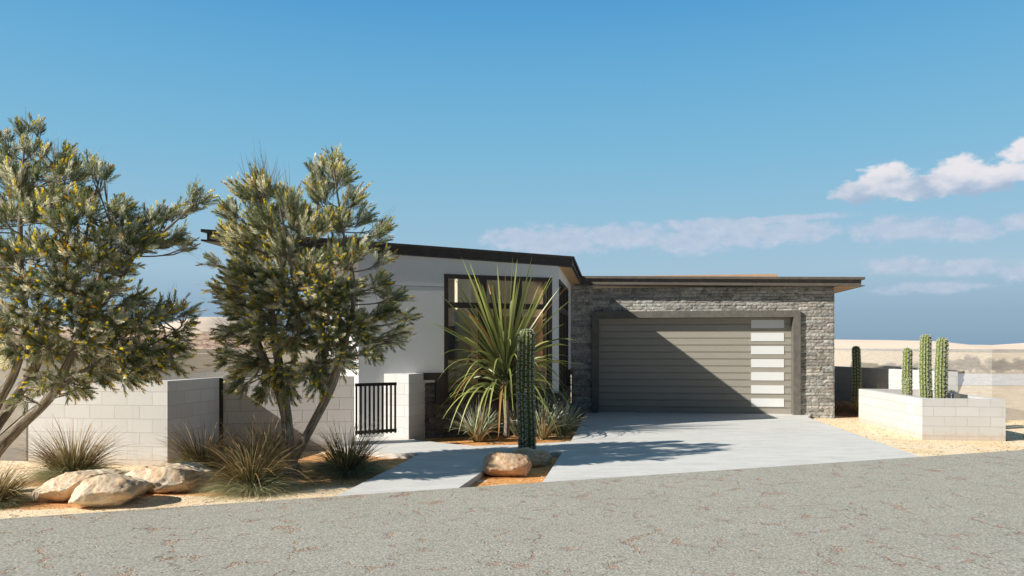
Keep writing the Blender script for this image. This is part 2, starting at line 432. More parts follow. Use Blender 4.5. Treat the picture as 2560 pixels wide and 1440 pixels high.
M['leaf'] = mat_leaf('needle_leaf', 0.34, 0.5, 0.5)
M['flower'] = mat_leaf('yellow_flower', 0.30, 0.7, 0.2)
M['strap'] = mat_leaf('strap_leaf', 0.18, 0.40, 0.5)
M['grass'] = mat_leaf('dry_grass', 0.30, 0.7, 0.2)
M['bark'] = mat_bark(); M['rock'] = mat_rock(); M['rock_shaded'] = mat_rock(0.62); M['cactus'] = mat_cactus(); M['cactus_half_shade'] = mat_cactus(0.7); M['cactus_shade'] = mat_cactus(0.55)
M['spine'] = plain('pale_spines', (0.85, 0.85, 0.80, 1), 0.6)
M['palmbark'] = plain('cordyline_bark', (0.30, 0.25, 0.20, 1), 0.9, var=0.4, scale=30, bump=0.8, bscale=40)
M['mulch'] = plain('brown_mulch', (0.36, 0.17, 0.09, 1), 0.95, var=0.4, scale=14, bump=0.9, bscale=30, bdist=0.04)
M['dune'] = mat_dune(); M['cliff'] = mat_cliff()
M['salt'] = plain('pale_salt_crust', (0.70, 0.72, 0.75, 1), 0.8, scale=0.3)
M['chip'] = mat_leaf('gravel_chip', 0.0, 0.9, 0.1)
M['utility'] = plain('grey_box_paint', (0.13, 0.125, 0.11, 1), 0.6)

# ---------------------------------------------------------------- object helpers
def link(name, me, mats, parent=None):
    o = bpy.data.objects.new(name, me); col.objects.link(o)
    for mt in mats: me.materials.append(mt)
    if parent is not None: o.parent = parent
    return o
def tag(o, label=None, cat=None, group=None, kind=None):
    if label: o['label'] = label
    if cat: o['category'] = cat
    if group: o['group'] = group
    if kind: o['kind'] = kind
    return o
def empty(name, label, cat, loc=(0, 0, 0), group=None):
    o = bpy.data.objects.new(name, None); col.objects.link(o); o.location = loc; o.empty_display_size = 0.2
    return tag(o, label, cat, group)

class MB:
    """collects faces (with uv, material index, colour) and links them as one mesh"""
    def __init__(s): s.v = []; s.f = []; s.uv = []; s.mi = []; s.c = []
    def face(s, pts, uv=None, mi=0, c=None):
        b = len(s.v); s.v += [tuple(p) for p in pts]; s.f.append(tuple(range(b, b + len(pts))))
        s.uv += (uv if uv else [(0, 0)] * len(pts)); s.mi.append(mi)
        s.c += [c if c else (1, 1, 1)] * len(pts)
    def prism(s, plan, z0, z1, mi=0, top_mi=None, bot_mi=None, uoff=0.0, c=None):
        """plan: list of (x,y) counter-clockwise or not; z0/z1 number or function(x,y)"""
        n = len(plan)
        area = sum(plan[i][0] * plan[(i + 1) % n][1] - plan[(i + 1) % n][0] * plan[i][1] for i in range(n))
        if area < 0: plan = plan[::-1]
        f0 = z0 if callable(z0) else (lambda x, y: z0)
        f1 = z1 if callable(z1) else (lambda x, y: z1)
        lo = [(x, y, f0(x, y)) for x, y in plan]; hi = [(x, y, f1(x, y)) for x, y in plan]
        s.face(hi, [(p[0], p[1]) for p in hi], mi if top_mi is None else top_mi, c)
        s.face(lo[::-1], [(p[0], p[1]) for p in lo[::-1]], mi if bot_mi is None else bot_mi, c)
        for i in range(n):
            j = (i + 1) % n
            L = math.dist(plan[i], plan[j])
            s.face([lo[i], lo[j], hi[j], hi[i]], [(uoff, lo[i][2]), (uoff + L, lo[j][2]), (uoff + L, hi[j][2]), (uoff, hi[i][2])], mi, c)
    def build(s, name, mats, parent=None, smooth=False, attrname='tint'):
        if not isinstance(mats, (list, tuple)): mats = [mats]
        me = bpy.data.meshes.new(name); me.from_pydata(s.v, [], s.f)
        u = me.uv_layers.new(name='UVMap'); u.data.foreach_set('uv', [x for p in s.uv for x in p])
        me.polygons.foreach_set('material_index', s.mi)
        ca = me.color_attributes.new(attrname, 'FLOAT_COLOR', 'CORNER')
        ca.data.foreach_set('color', [x for p in s.c for x in (p[0], p[1], p[2], 1)])
        if smooth: me.polygons.foreach_set('use_smooth', [True] * len(s.f))
        o = link(name, me, mats, parent)
        return o
def ground(px, py, z=0.0):
    d = (EYE - z) * 1855 / (py - HOR)
    return ((px - 1280) / 1855 * d, d)
def at(px, py, d): return ((px - 1280) / 1855 * d, d, EYE + (HOR - py) / 1855 * d)

# frames: garage (u right along its face, v back) and wing (s left along its face, p back)
GU = Vector((0.990, -0.1414)); GV = Vector((0.1414, 0.990)); GO = Vector((2.06, 19.10))
def G(u, v): q = GO + GU * u + GV * v; return (q.x, q.y)
WW = Vector((0.9333, 0.3590)); WP = Vector((-0.3590, 0.9333)); C1 = Vector((0.963, 15.26))
def W(s, p): q = C1 - WW * s + WP * p; return (q.x, q.y)
def gbox(mb, u0, u1, v0, v1, z0, z1, **k): mb.prism([G(u0, v0), G(u1, v0), G(u1, v1), G(u0, v1)], z0, z1, **k)
def wbox(mb, s0, s1, p0, p1, z0, z1, **k): mb.prism([W(s0, p0), W(s1, p0), W(s1, p1), W(s0, p1)], z0, z1, **k)
GZ = -0.08          # gravel level

# ================================================================ ground
def sheet(name, z, x0, x1, y0, y1, mat, nx=1, ny=1):
    mb = MB(); mb.face([(x0, y0, z), (x1, y0, z), (x1, y1, z), (x0, y1, z)]); o = mb.build(name, mat)
    return tag(o, kind='structure')
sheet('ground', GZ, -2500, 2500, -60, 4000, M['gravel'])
def road_y(px): return 1298 - 0.0676 * px
RE0 = Vector(ground(0, road_y(0))); RE1 = Vector(ground(2560, road_y(2560)))
rd = (RE1 - RE0).normalized()
A = RE0 - rd * 80; B = RE1 + rd * 120
nrm = Vector((rd.y, -rd.x))
mb = MB(); mb.prism([tuple(A), tuple(B), tuple(B + nrm * 60), tuple(A + nrm * 60)], -0.14, 0.004)
tag(mb.build('road', M['road']), kind='structure')
def rpx(px): return ground(px, road_y(px))
isl = [rpx(1145), ground(1273, 1133), ground(1405.6, 1130.7), rpx(1356)]
curve = [ground(1038, 1099.6), ground(1110, 1107.5), ground(1186, 1114.7), ground(1262, 1113.5)]
mb = MB()
mb.prism([rpx(838), rpx(1145), isl[1], ground(1290, 1112), *curve[::-1][1:], ground(1005, 1085), ground(960, 1050), ground(880, 1060),
          ground(836, 1119), ground(947, 1130), ground(1049, 1135)], -0.13, 0.0)
tag(mb.build('path', M['concrete']), kind='structure')
mb = MB()
mb.prism([isl[1], isl[2], isl[3], rpx(2303), ground(2020, 1043.3), G(5.4, 0.1), G(5.4, 0.6), G(-0.15, 0.6), G(-0.15, 0.02), ground(1427, 1103.6), ground(1290, 1112)], -0.13, 0.0)
tag(mb.build('driveway', M['concrete']), kind='structure')
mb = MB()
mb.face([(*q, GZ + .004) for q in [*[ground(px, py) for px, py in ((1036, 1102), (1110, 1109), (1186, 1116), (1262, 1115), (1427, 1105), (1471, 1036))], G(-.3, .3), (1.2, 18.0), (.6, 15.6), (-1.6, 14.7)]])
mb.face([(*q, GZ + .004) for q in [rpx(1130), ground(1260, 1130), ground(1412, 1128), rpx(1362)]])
tag(mb.build('bed_shade_tone', M['bed']), kind='structure')  # brown sheets over the gravel, shade put into their colour
# pale crust strip far off on both sides
mb = MB()
mb.face([(14, 34, GZ + .02), (70, 32, GZ + .02), (90, 47, GZ + .02), (14, 49, GZ + .02)])
mb.face([(-60, 23, GZ + .02), (-13, 23, GZ + .02), (-16, 40, GZ + .02), (-60, 40, GZ + .02)])
tag(mb.build('salt_flat', M['salt']), kind='structure')
# dunes and cliff
def ridge(name, mat, x0, x1, dist, depth, hf, nx=160, ny=24):
    vs = []; fs = []
    for j in range(ny + 1):
        t = j / ny
        for i in range(nx + 1):
            x = x0 + (x1 - x0) * i / nx
            prof = math.sin(math.pi * min(1, t * 1.0) / 1.0) if False else math.sin(math.pi / 2 * min(1, t / 0.6)) if t < 0.6 else math.cos(math.pi / 2 * (t - 0.6) / 0.4)
            h = hf(x) * prof
            h *= 1 + 0.10 * mnoise.noise(Vector((x * 0.02, t * 3, 1.3)))
            vs.append((x, dist + depth * t, GZ - 0.3 + h))
    for j in range(ny):
        for i in range(nx):
            a = j * (nx + 1) + i; fs.append((a, a + 1, a + nx + 2, a + nx + 1))
    me = bpy.data.meshes.new(name); me.from_pydata(vs, [], fs)
    me.polygons.foreach_set('use_smooth', [True] * len(fs))
    return tag(link(name, me, [mat]), kind='structure')
def prof_right(x):
    px = 1280 + x / 420 * 1855
    pts = [(1900, 848), (2100, 850), (2200, 850), (2290, 852), (2360, 861), (2480, 862), (2560, 857), (2700, 850), (2900, 846), (3400, 850)]
    y = np.interp(px, [p[0] for p in pts], [p[1] for p in pts])
    return EYE + 0.4 + (HOR - y) / 1855 * 420
ridge('sand_dune', M['dune'], 90, 620, 350, 115, prof_right)
def prof_left(x):
    px = 1280 + x / 560 * 1855
    pts = [(-800, 820), (-200, 815), (0, 812), (300, 820), (420, 816), (480, 800), (520, 794), (560, 795), (600, 806), (660, 828), (760, 840), (1000, 855), (1300, 860)]
    y = np.interp(px, [p[0] for p in pts], [p[1] for p in pts])
    return EYE + 0.4 + (HOR - y) / 1855 * 560 + 1.2 * mnoise.noise(Vector((x * .03, 0, 0)))
ridge('cliff_hill', M['cliff'], -680, 60, 470, 150, prof_left, 260, 40)

# ================================================================ house
house = empty('house', 'low modern desert house of stone, white stucco and flat dark roofs beside the driveway', 'house', (2.0, 19.3, 0))
hl = Vector(house.location)
def hb(mb, name, mats, parent=None, **k):
    o = mb.build(name, mats, None, **k)
    o.parent = parent or house
    o.matrix_parent_inverse = Matrix.Translation(-hl) if parent is None else Matrix.Identity(4)
    return o

WV = 0.07          # wall plane of the garage behind its door frame
WL = -0.54; WRr = 5.962
DOOR_L, DOOR_R, DTOP = 0.172, 4.97, 2.43
# core wall mass behind the stones
mb = MB()
T = 0.3
gbox(mb, WL, 0.02, WV + .05, WV + T, -.1, 3.3)
gbox(mb, 5.12, WRr - .03, WV + .05, WV + T, -.1, 3.2)
gbox(mb, 0.02, 5.12, WV + .05, WV + T, 2.45, 3.2)
gbox(mb, WRr - .30, WRr - .03, WV + T, 7.5, -.1, 3.1)
gbox(mb, WL, WRr - .3, 7.2, 7.5, -.1, 3.1)
hb(mb, 'garage_wall', M['stucco'])

def stones(name, rects, fr, rows=0.082, seed=1, out=1.0, parent=None, flip=False):
    """rects: list of (a0,a1,z0,z1) in wall coordinates; fr(a, d, z) -> xyz with d = distance out of the wall"""
    rng = random.Random(seed); mb = MB()
    for a0, a1, z0, z1 in rects:
        z = z0; r = 0
        nrow = max(1, round((z1 - z0) / rows)); rh = (z1 - z0) / nrow
        for r in range(nrow):
            zz = z0 + r * rh
            a = a0
            while a < a1 - 0.001:
                L = rng.choice([0.16, 0.24, 0.34, 0.45, 0.58]) * rng.uniform(.85, 1.15)
                if a1 - (a + L) < 0.1: L = a1 - a
                b = a + L
                d0 = rng.uniform(0.014, 0.032) * out
                sh = rng.uniform(0.62, 1.15); wm = rng.uniform(-0.03, 0.05)
                c = (sh * (1 + wm), sh, sh * (1 - wm))
                g = 0.0014
                nx = max(3, int(L / 0.04)); nz = 4
                grid = []
                for j in range(nz + 1):
                    row = []
                    for i in range(nx + 1):
                        aa = a + g + (L - 2 * g) * i / nx; zc = zz + g + (rh - 2 * g) * j / nz
                        edge = (i in (0, nx)) or (j in (0, nz))
                        q = Vector((aa * 9, zc * 13, seed * 3.1 + r * .7))
                        dd = d0 + 0.011 * mnoise.noise(q) + 0.008 * mnoise.noise(q * 2.7)
                        if edge: dd = dd * 0.55
                        row.append(fr(aa, max(dd, 0.003), zc))
                    grid.append(row)
                for j in range(nz):
                    for i in range(nx):
                        pts = [grid[j][i], grid[j][i + 1], grid[j + 1][i + 1], grid[j + 1][i]]
                        if flip: pts = pts[::-1]
                        mb.face(pts, None, 0, c)
                # rims back to the wall
                rim = [grid[0][i] for i in range(nx + 1)] + [grid[j][nx] for j in range(1, nz + 1)] + [grid[nz][i] for i in range(nx - 1, -1, -1)] + [grid[j][0] for j in range(nz - 1, 0, -1)]
                base = []
                for (ia, jz) in [(i, 0) for i in range(nx + 1)] + [(nx, j) for j in range(1, nz + 1)] + [(i, nz) for i in range(nx - 1, -1, -1)] + [(0, j) for j in range(nz - 1, 0, -1)]:
                    base.append(fr(a + g + (L - 2 * g) * ia / nx, -0.01, zz + g + (rh - 2 * g) * jz / nz))
                for k in range(len(rim)):
                    k2 = (k + 1) % len(rim)
                    pts = [rim[k], base[k], base[k2], rim[k2]]
                    if flip: pts = pts[::-1]
                    mb.face(pts, None, 0, (c[0] * .8, c[1] * .8, c[2] * .8))
                a = b
    return hb(mb, name, M['stone_shaded' if name == 'stone_plinth' else 'stone'], parent, attrname='shade')
def gfr(a, d, z): q = GO + GU * a + GV * (WV + 0.04 - d); return (q.x, q.y, z)
def soff(u): return 3.268 - (u + .139) * 0.0166 + 0.0
stones('stone_cladding', [(WL, 0.02, -.1, 3.27), (5.12, WRr, -.1, 3.17), (0.02, 5.12, 2.56, 3.2)], gfr, seed=3)
def gfr_side(a, d, z): q = GO + GU * (WRr - 0.04 + d) + GV * a; return (q.x, q.y, z)
stones('stone_cladding', [(WV + .02, 7.4, -.1, 3.14)], gfr_side, seed=8, rows=0.09)

# garage door frame and door
mb = MB()
gbox(mb, 0, .172, 0, .5, -.1, 2.43)
gbox(mb, 4.97, 5.14, 0, .5, -.1, 2.43)
gbox(mb, 0, 5.14, 0, .5, 2.43, 2.596)
hb(mb, 'door_frame', M['taupe_frame'])
mb = MB()
rows = 14; rh = 2.47 / rows
dz0 = -0.02
def dp(u, v, z): q = GO + GU * u + GV * (0.27 + v); return (q.x, q.y, z)
for r in range(rows):
    z0 = dz0 + r * rh; z1 = z0 + rh
    # raised board, then a double bead in the joint
    prof = [(z0 + .004, .0), (z1 - .030, .0), (z1 - .026, .010), (z1 - .022, .010), (z1 - .019, -.001), (z1 - .011, -.001), (z1 - .008, .010), (z1 - .002, .012), (z1 + .004, .0)]
    for k in range(len(prof) - 1):
        (za, va), (zb, vb) = prof[k], prof[k + 1]
        mb.face([dp(.12, va, za), dp(5.02, va, za), dp(5.02, vb, zb), dp(.12, vb, zb)], [(0, za + r * 7.3), (4.9, za + r * 7.3), (4.9, zb + r * 7.3), (0, zb + r * 7.3)])
mb.face([dp(.1, .05, -.05), dp(5.04, .05, -.05), dp(5.04, .05, 2.5), dp(.1, .05, 2.5)])
gdoor = hb(mb, 'garage_door', M['door'])
for k in range(7):
    zc = 0.282 + k * 0.331
    mb = MB()
    u0, u1 = 4.00, 4.80
    mb.prism([dp(u0, -.012, 0)[:2], dp(u1, -.012, 0)[:2], dp(u1, .01, 0)[:2], dp(u0, .01, 0)[:2]], zc - .105, zc + .105)
    o = mb.build('window_pane', M['frosted']); o.parent = gdoor
    o.matrix_parent_inverse = Matrix.Identity(4)

# wing walls
ZW = 3.36
CAP0, CAP1 = 1.05, 1.19
SW_L, SW_R = 2.444, 0.154
WZ0, WZ1 = 0.80, 3.10
mb = MB()
wbox(mb, SW_L, 4.09, 0, .2, 1.0, 3.44)
wbox(mb, 3.2, 4.09, 0.0, .2, -.1, 1.0)
wbox(mb, 0, SW_R, 0, .2, .72, ZW + .06)
wbox(mb, SW_R, SW_L, 0, .2, WZ1, ZW + .06)
wbox(mb, 3.89, 4.09, .2, 6.0, -.1, 3.5)
wbox(mb, 3.2, SW_L + .1, .03, .2, -.1, 1.0)
wbox(mb, SW_L, 0, .03, .2, -.1, .6)
# return wall on the driveway side: pieces round the side window
def RV(s, o=0.0): q = C1 + GV * s - GU * o; return (q.x, q.y)
def rbox(mb, s0, s1, o0, o1, z0, z1, **k): mb.prism([RV(s0, o0), RV(s1, o0), RV(s1, o1), RV(s0, o1)], z0, z1, **k)
rbox(mb, .05, 2.95, 0, .2, 3.09, ZW + .04)
rbox(mb, 2.83, 4.2, 0, .2, 1.12, ZW + .035)
rbox(mb, .05, 4.2, .03, .2, -.1, .6)
rbox(mb, 2.83, 4.2, .03, .2, .6, 1.12)
hb(mb, 'stucco_wall', M['stucco'])
mb = MB()
wbox(mb, SW_L, 4.09, -.004, 0.001, 2.845, 2.852)
hb(mb, 'control_joint', M['joint'])
mb = MB()
rbox(mb, 2.95, 4.04, -.004, .001, 2.76, 2.767)
hb(mb, 'control_joint', M['joint'])
# stone plinth below
def wfr(a, d, z): q = C1 - WW * (2.95 - a) + WP * (0.03 - d); return (q.x, q.y, z)
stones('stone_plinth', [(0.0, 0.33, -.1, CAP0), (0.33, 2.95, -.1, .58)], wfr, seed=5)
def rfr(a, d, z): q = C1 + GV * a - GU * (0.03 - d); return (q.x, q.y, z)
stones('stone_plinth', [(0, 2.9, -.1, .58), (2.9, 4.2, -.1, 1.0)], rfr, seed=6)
mb = MB()
wbox(mb, 2.62, 3.0, -.05, .03, CAP0, CAP1)
wbox(mb, SW_L, 2.62, -.05, .03, .58, CAP1)
wbox(mb, -.06, SW_L, -.07, .03, .58, .74)
rbox(mb, -.05, 2.83, -.07, .03, .58, .74)
rbox(mb, 2.83, 2.95, -.05, .03, .58, CAP1 - .06)
rbox(mb, 2.95, 4.0, -.05, .03, 1.0, 1.13)
hb(mb, 'plinth_trim', M['winframe'])

# front window
mb = MB()
fp0, fp1 = -.012, .10
wbox(mb, SW_R, SW_L, fp0, fp1, 3.02, WZ1)
wbox(mb, SW_R, SW_L, fp0, fp1, .74, .82)
cols = [(SW_L, SW_L - .085), (1.72, 1.57), (0.955, 0.82), (SW_R + .075, SW_R)]
for a, b in cols: wbox(mb, b, a, fp0 + .002, fp1 - .002, .82, 3.02)
for (a, b) in ((SW_L - .085, 1.72), (1.57, .955), (.82, SW_R + .075)):
    wbox(mb, b, a, fp0 + .002, fp1 - .002, 2.45, 2.556)
win = hb(mb, 'window', M['winframe'], )
for (a, b) in ((SW_L - .085, 1.72), (1.57, .955), (.82, SW_R + .075)):
    for z0, z1 in ((.82, 2.45), (2.556, 3.02)):
        g = MB(); wbox(g, b, a, .04, .046, z0, z1); o = g.build('pane', M['glass']); o.parent = win
# side window
mb = MB()
rbox(mb, .12, 2.83, -.012, .09, 3.02, 3.09)
for a, b in ((.12, .22), (.92, 1.02), (1.75, 1.85), (2.73, 2.83)): rbox(mb, a, b, -.01, .088, .74, 3.02)
for a, b in ((.22, .92), (1.02, 1.75), (1.85, 2.73)): rbox(mb, a, b, -.01, .088, 2.42, 2.55)
win2 = hb(mb, 'window', M['winframe'])
for a, b in ((.22, .92), (1.02, 1.75), (1.85, 2.73)):
    for z0, z1 in ((.74, 2.42), (2.55, 3.02)):
        g = MB(); rbox(g, a, b, .03, .036, z0, z1); o = g.build('pane', M['glass']); o.parent = win2
# the room behind the glass
mb = MB()
wbox(mb, -.6, 3.88, .21, 5.8, .02, .08)
hb(mb, 'room_floor', M['inner_brown'])
mb = MB()
wbox(mb, -.3, 3.88, 2.6, 2.7, .08, 3.3)
wbox(mb, -.2, 3.8, .35, .45, 3.22, 3.28)  # ceiling strips leave the added roof opening clear
wbox(mb, -.2, 3.8, 2.3, 2.6, 3.22, 3.28)
wbox(mb, -.2, 0.5, .45, 2.3, 3.22, 3.28)
wbox(mb, 3.7, 3.8, .45, 2.3, 3.22, 3.28)
wbox(mb, -.1, 1.45, .70, .76, .08, 3.2)
wbox(mb, 1.60, 1.90, .9, 1.1, .08, 3.2)
hb(mb, 'room_wall', M['inner_pale'])
mb = MB()
wbox(mb, -.1, 1.45, .68, .699, .08, 2.33)
rbox(mb, .3, 2.95, .32, .36, .1, 3.2)  # panel added to stop sun from the roof opening leaving by this side
hb(mb, 'room_screen_and_added_panel', M['inner_brown'])
mb = MB()
wbox(mb, 1.92, 2.75, 1.0, 1.05, .08, 2.12)
for k in range(4): wbox(mb, 1.92, 2.75, .72, 1.0, .5 + .42 * k, .53 + .42 * k)
hb(mb, 'room_shelves', M['inner_dark'])

# wing roof
def wz_b(x, y): s = -(Vector((x, y)) - C1).dot(WW); return 3.345 + 0.0245 * s
def wz_t(x, y): s = -(Vector((x, y)) - C1).dot(WW); return 3.56 + 0.0225 * (s + .336)
RR = C1 + WW * .336
rb = RR + GV * 4.0
def shrink(poly, d):
    n = len(poly); res = []
    P = [Vector(p) for p in poly]
    ar = sum(P[i].x * P[(i + 1) % n].y - P[(i + 1) % n].x * P[i].y for i in range(n))
    sg = 1 if ar > 0 else -1
    for i in range(n):
        a, b, c = P[i - 1], P[i], P[(i + 1) % n]
        e1 = (b - a).normalized(); e2 = (c - b).normalized()
        n1 = Vector((-e1.y, e1.x)) * sg; n2 = Vector((-e2.y, e2.x)) * sg
        k = d / max(0.2, (1 + n1.dot(n2)))
        q = b + (n1 + n2) * k; res.append((q.x, q.y))
    return res
outer = [tuple(Vector(W(6.795, -.03))), (RR.x - WP.x * .03, RR.y - WP.y * .03), (rb.x, rb.y), tuple(rb + GV * 3.5 - GU * .4), (W(6.795, -.03)[0] + GV.x * 7.5, W(6.795, -.03)[1] + GV.y * 7.5)]
core = shrink(outer, .07)
core[0] = tuple(Vector(core[0]) - WP * .055 - WW * 0.02); core[1] = tuple(Vector(core[1]) - WP * .055)
mb = MB()
def clip(poly, n, c):
    res = []
    for i in range(len(poly)):
        a = Vector(poly[i]); b = Vector(poly[(i + 1) % len(poly)]); da = a.dot(n) - c; db = b.dot(n) - c
        if da <= 0: res.append((a.x, a.y))
        if (da < 0 < db) or (db < 0 < da): q = a + (b - a) * (da / (da - db)); res.append((q.x, q.y))
    return res
def ring(poly, s0, s1, p0, p1):
    # plan pieces round an unseen opening added to let sun into the room
    pc = C1.dot(WP); sc = -C1.dot(WW)
    back = clip(poly, -WP, -(pc + p0)); mid_ = clip(back, WP, pc + p1)
    return [clip(poly, WP, pc + p0), clip(poly, -WP, -(pc + p1)), clip(mid_, -WW, sc + s0), clip(mid_, WW, -(sc + s1))]
for q in ring(core, 0.5, 3.7, .45, 2.3): mb.prism(q, lambda x, y: wz_b(x, y) + .03, lambda x, y: wz_t(x, y) - .05, 0)
for q in ring(outer, 0.5, 3.7, .45, 2.3): mb.prism(q, lambda x, y: wz_t(x, y) - .052, wz_t, 0, top_mi=1)
for q in ring(shrink(outer, .002), 0.5, 3.7, .45, 2.3): mb.prism(q, wz_b, lambda x, y: wz_b(x, y) + .032, 0)
hb(mb, 'wing_roof', [M['bronze_shaded'], M['roofing']])
# boards under the eave
def boards(name, poly, zf, udir):
    mb = MB(); q = [Vector(p) for p in poly]
    U = udir.normalized(); V = Vector((-U.y, U.x))
    vs = [(p.x, p.y, zf(p.x, p.y)) for p in q]
    mb.face(vs, [(p.dot(U), p.dot(V)) for p in q]); return hb(mb, name, M['wood'])
e1 = RR - WW * .04; e2 = rb - GU * .04
boards('soffit', [tuple(C1 + WW * .0 - WP * 0), tuple(e1 + WP * .02), tuple(e2), (RV(4.0))], lambda x, y: wz_b(x, y) - .004, WW)

# garage roof
def gz_b(x, y): u = (Vector((x, y)) - GO).dot(GU); return 3.282 - (u + .139) * 0.0180
def gz_t(x, y): u = (Vector((x, y)) - GO).dot(GU); return 3.494 - (u + .139) * 0.0175
ov = 0.27; so = 0.552
outer = [G(-.45, WV - ov - .05), G(WRr + so + .06, WV - ov - .05), G(WRr + so + .06, 7.9), G(-.45, 7.9)]
core = [G(-.44, WV - ov + .02), G(WRr + so - .01, WV - ov + .02), G(WRr + so - .01, 7.85), G(-.44, 7.85)]
mb = MB()
mb.prism(core, lambda x, y: gz_b(x, y) + .02, lambda x, y: gz_t(x, y) - .05, 0)
mb.prism(outer, lambda x, y: gz_t(x, y) - .06, gz_t, 0, top_mi=1)
mb.prism([G(-.45, WV - ov - .02), G(WRr + so + .06, WV - ov - .02), G(WRr + so + .06, 7.9), G(-.45, 7.9)], gz_b, lambda x, y: gz_b(x, y) + .022, 0)
hb(mb, 'garage_roof', [M['bronze'], M['roofing']])
boards('soffit', [G(WRr, WV - ov + .03), G(WRr + so, WV - ov + .03), G(WRr + so, 7.8), G(WRr, 7.8)], lambda x, y: gz_b(x, y) - .004, GU)
# cedar parapet of the rear roof
mb = MB()
q0 = Vector((2.2, 24.9)); q1 = q0 + GU * 6.45
mb.prism([tuple(q0), tuple(q1), tuple(q1 + GV * 3), tuple(q0 + GV * 3)], 3.0, 4.05)
hb(mb, 'rear_parapet', M['tanwood'])

# ================================================================ block walls, planter, gate
def wallpoly(name, plan, z0, z1, mat, label, cat='wall', **k):
    mb = MB(); mb.prism(plan, z0, z1, **k)
    return tag(mb.build(name, mat), label, cat)
TOPZ = 1.18
A0 = Vector((-7.34, 11.26)); A1 = Vector((-5.09, 10.96)); A2 = Vector((-4.83, 12.28)); B1 = Vector((-2.70, 12.70))
t = 0.2
wallpoly('block_wall', [tuple(A0), tuple(A1), tuple(A2 + Vector((0.0, 0.0))), (A2.x - .02, A2.y + .2), (A1.x - .17, A1.y + .2), (A0.x, A0.y + .2)], -.12, TOPZ, M['block'],
         'sunlit white block wall returning at the left behind the big boulders', uoff=0.2)
wallpoly('block_wall', [(A2.x + .003, A2.y + .01), tuple(B1), (B1.x - .04, B1.y + .2), (A2.x - .02, A2.y + .21)], -.12, TOPZ, M['block_deep'],
         'shaded block wall with deep joints behind the middle tree up to the gate', uoff=0.1)
jw = bpy.data.objects['block_wall.001']
m_ = MB(); m_.prism([(A2.x - .012, A2.y - .03), (A2.x + .05, A2.y - .015), (A2.x + .045, A2.y + .008), (A2.x - .012, A2.y + .008)], -.11, TOPZ - .012)
m_.build('expansion_gap', M['blackmetal'], jw)
S0 = Vector((-7.36, 11.5)); S1 = Vector((-3.9, 18.7))
wallpoly('block_wall', [tuple(S0), tuple(S1), (S1.x - .2, S1.y + .05), (S0.x - .2, S0.y + .05)], -.12, TOPZ + .01, M['block'],
         'low block side wall running back behind the front block wall')
PA = Vector((-1.88, 13.5)); PL = Vector((-2.38, 13.80)); PR = Vector((-1.66, 14.30))
wallpoly('block_pier', [tuple(PA), tuple(PR), (PL.x + .3, PL.y + .45), tuple(PL)], -.12, 1.187, M['block'], 'thick white block pier between the gate and the house', 'pier', uoff=.12)
SD0 = Vector((9.93, 16.95)); SD1 = Vector((9.30, 22.4))
wallpoly('block_wall', [tuple(SD0), (SD0.x + .235, SD0.y - .03), (SD1.x + .235, SD1.y), tuple(SD1)], -.12, 1.12, M['block'],
         'white block side wall half in shade behind the planter cacti')

# planter, an open box of blocks
pl = empty('planter', 'low open planter box of white block at the right of the driveway', 'planter', (8.7, 15.5, GZ))
P0 = Vector((7.78, 14.07)); P1 = Vector((9.22, 13.86)); P3 = Vector((8.13, 17.40)); P2 = P3 + (P1 - P0) * 1.0
def ins(a, b, c, d, k):
    q = shrink([tuple(a), tuple(b), tuple(c), tuple(d)], k); return [Vector(x) for x in q]
I = ins(P0, P1, P2, P3, .16)
mb = MB()
O4 = [P0, P1, P2, P3]
for i in range(4):
    j = (i + 1) % 4
    mb.prism([tuple(O4[i]), tuple(O4[j]), tuple(I[j]), tuple(I[i])], -.12, .705)
o = mb.build('planter_wall', M['block_planter']); o.parent = pl; o.matrix_parent_inverse = Matrix.Translation(-Vector(pl.location))
mb = MB(); mb.face([(p.x, p.y, .46) for p in I])
o = mb.build('soil', M['mulch']); o.parent = pl; o.matrix_parent_inverse = Matrix.Translation(-Vector(pl.location))
mb = MB()
q = Vector(((2409 - 1280) / 1855 * 14.75, 14.75)); 
mb.prism([(q.x - .07, q.y), (q.x + .07, q.y - .02), (q.x + .09, q.y + .22), (q.x - .05, q.y + .24)], .46, .735)
tag(mb.build('utility_box', M['utility']), 'small dark grey utility box inside the white planter', 'box')

# gate
gt = empty('gate', 'black metal picket gate between block wall and pier', 'gate', (-2.70, 12.70, 0))
g0 = Vector((-2.69, 12.74)); g1 = Vector((-2.05, 13.14)); gd = (g1 - g0); gL = gd.length; gd.normalize(); gn = Vector((-gd.y, gd.x))
def gatebox(s0, s1, n0, n1, z0, z1):
    m = MB(); m.prism([tuple(g0 + gd * s0 + gn * n0), tuple(g0 + gd * s1 + gn * n0), tuple(g0 + gd * s1 + gn * n1), tuple(g0 + gd * s0 + gn * n1)], z0, z1); return m
def gpart(m, name):
    o = m.build(name, M['blackmetal']); o.parent = gt; o.matrix_parent_inverse = Matrix.Translation(-Vector(gt.location))
gpart(gatebox(0, gL, -.022, .022, 1.005, 1.06), 'rail')
gpart(gatebox(0, gL, -.022, .022, .185, .24), 'rail')
for k in range(10):
    s = .02 + (gL - .04) * k / 9
    gpart(gatebox(s - .0145, s + .0145, -.0145, .0145, .165, 1.004), 'picket')

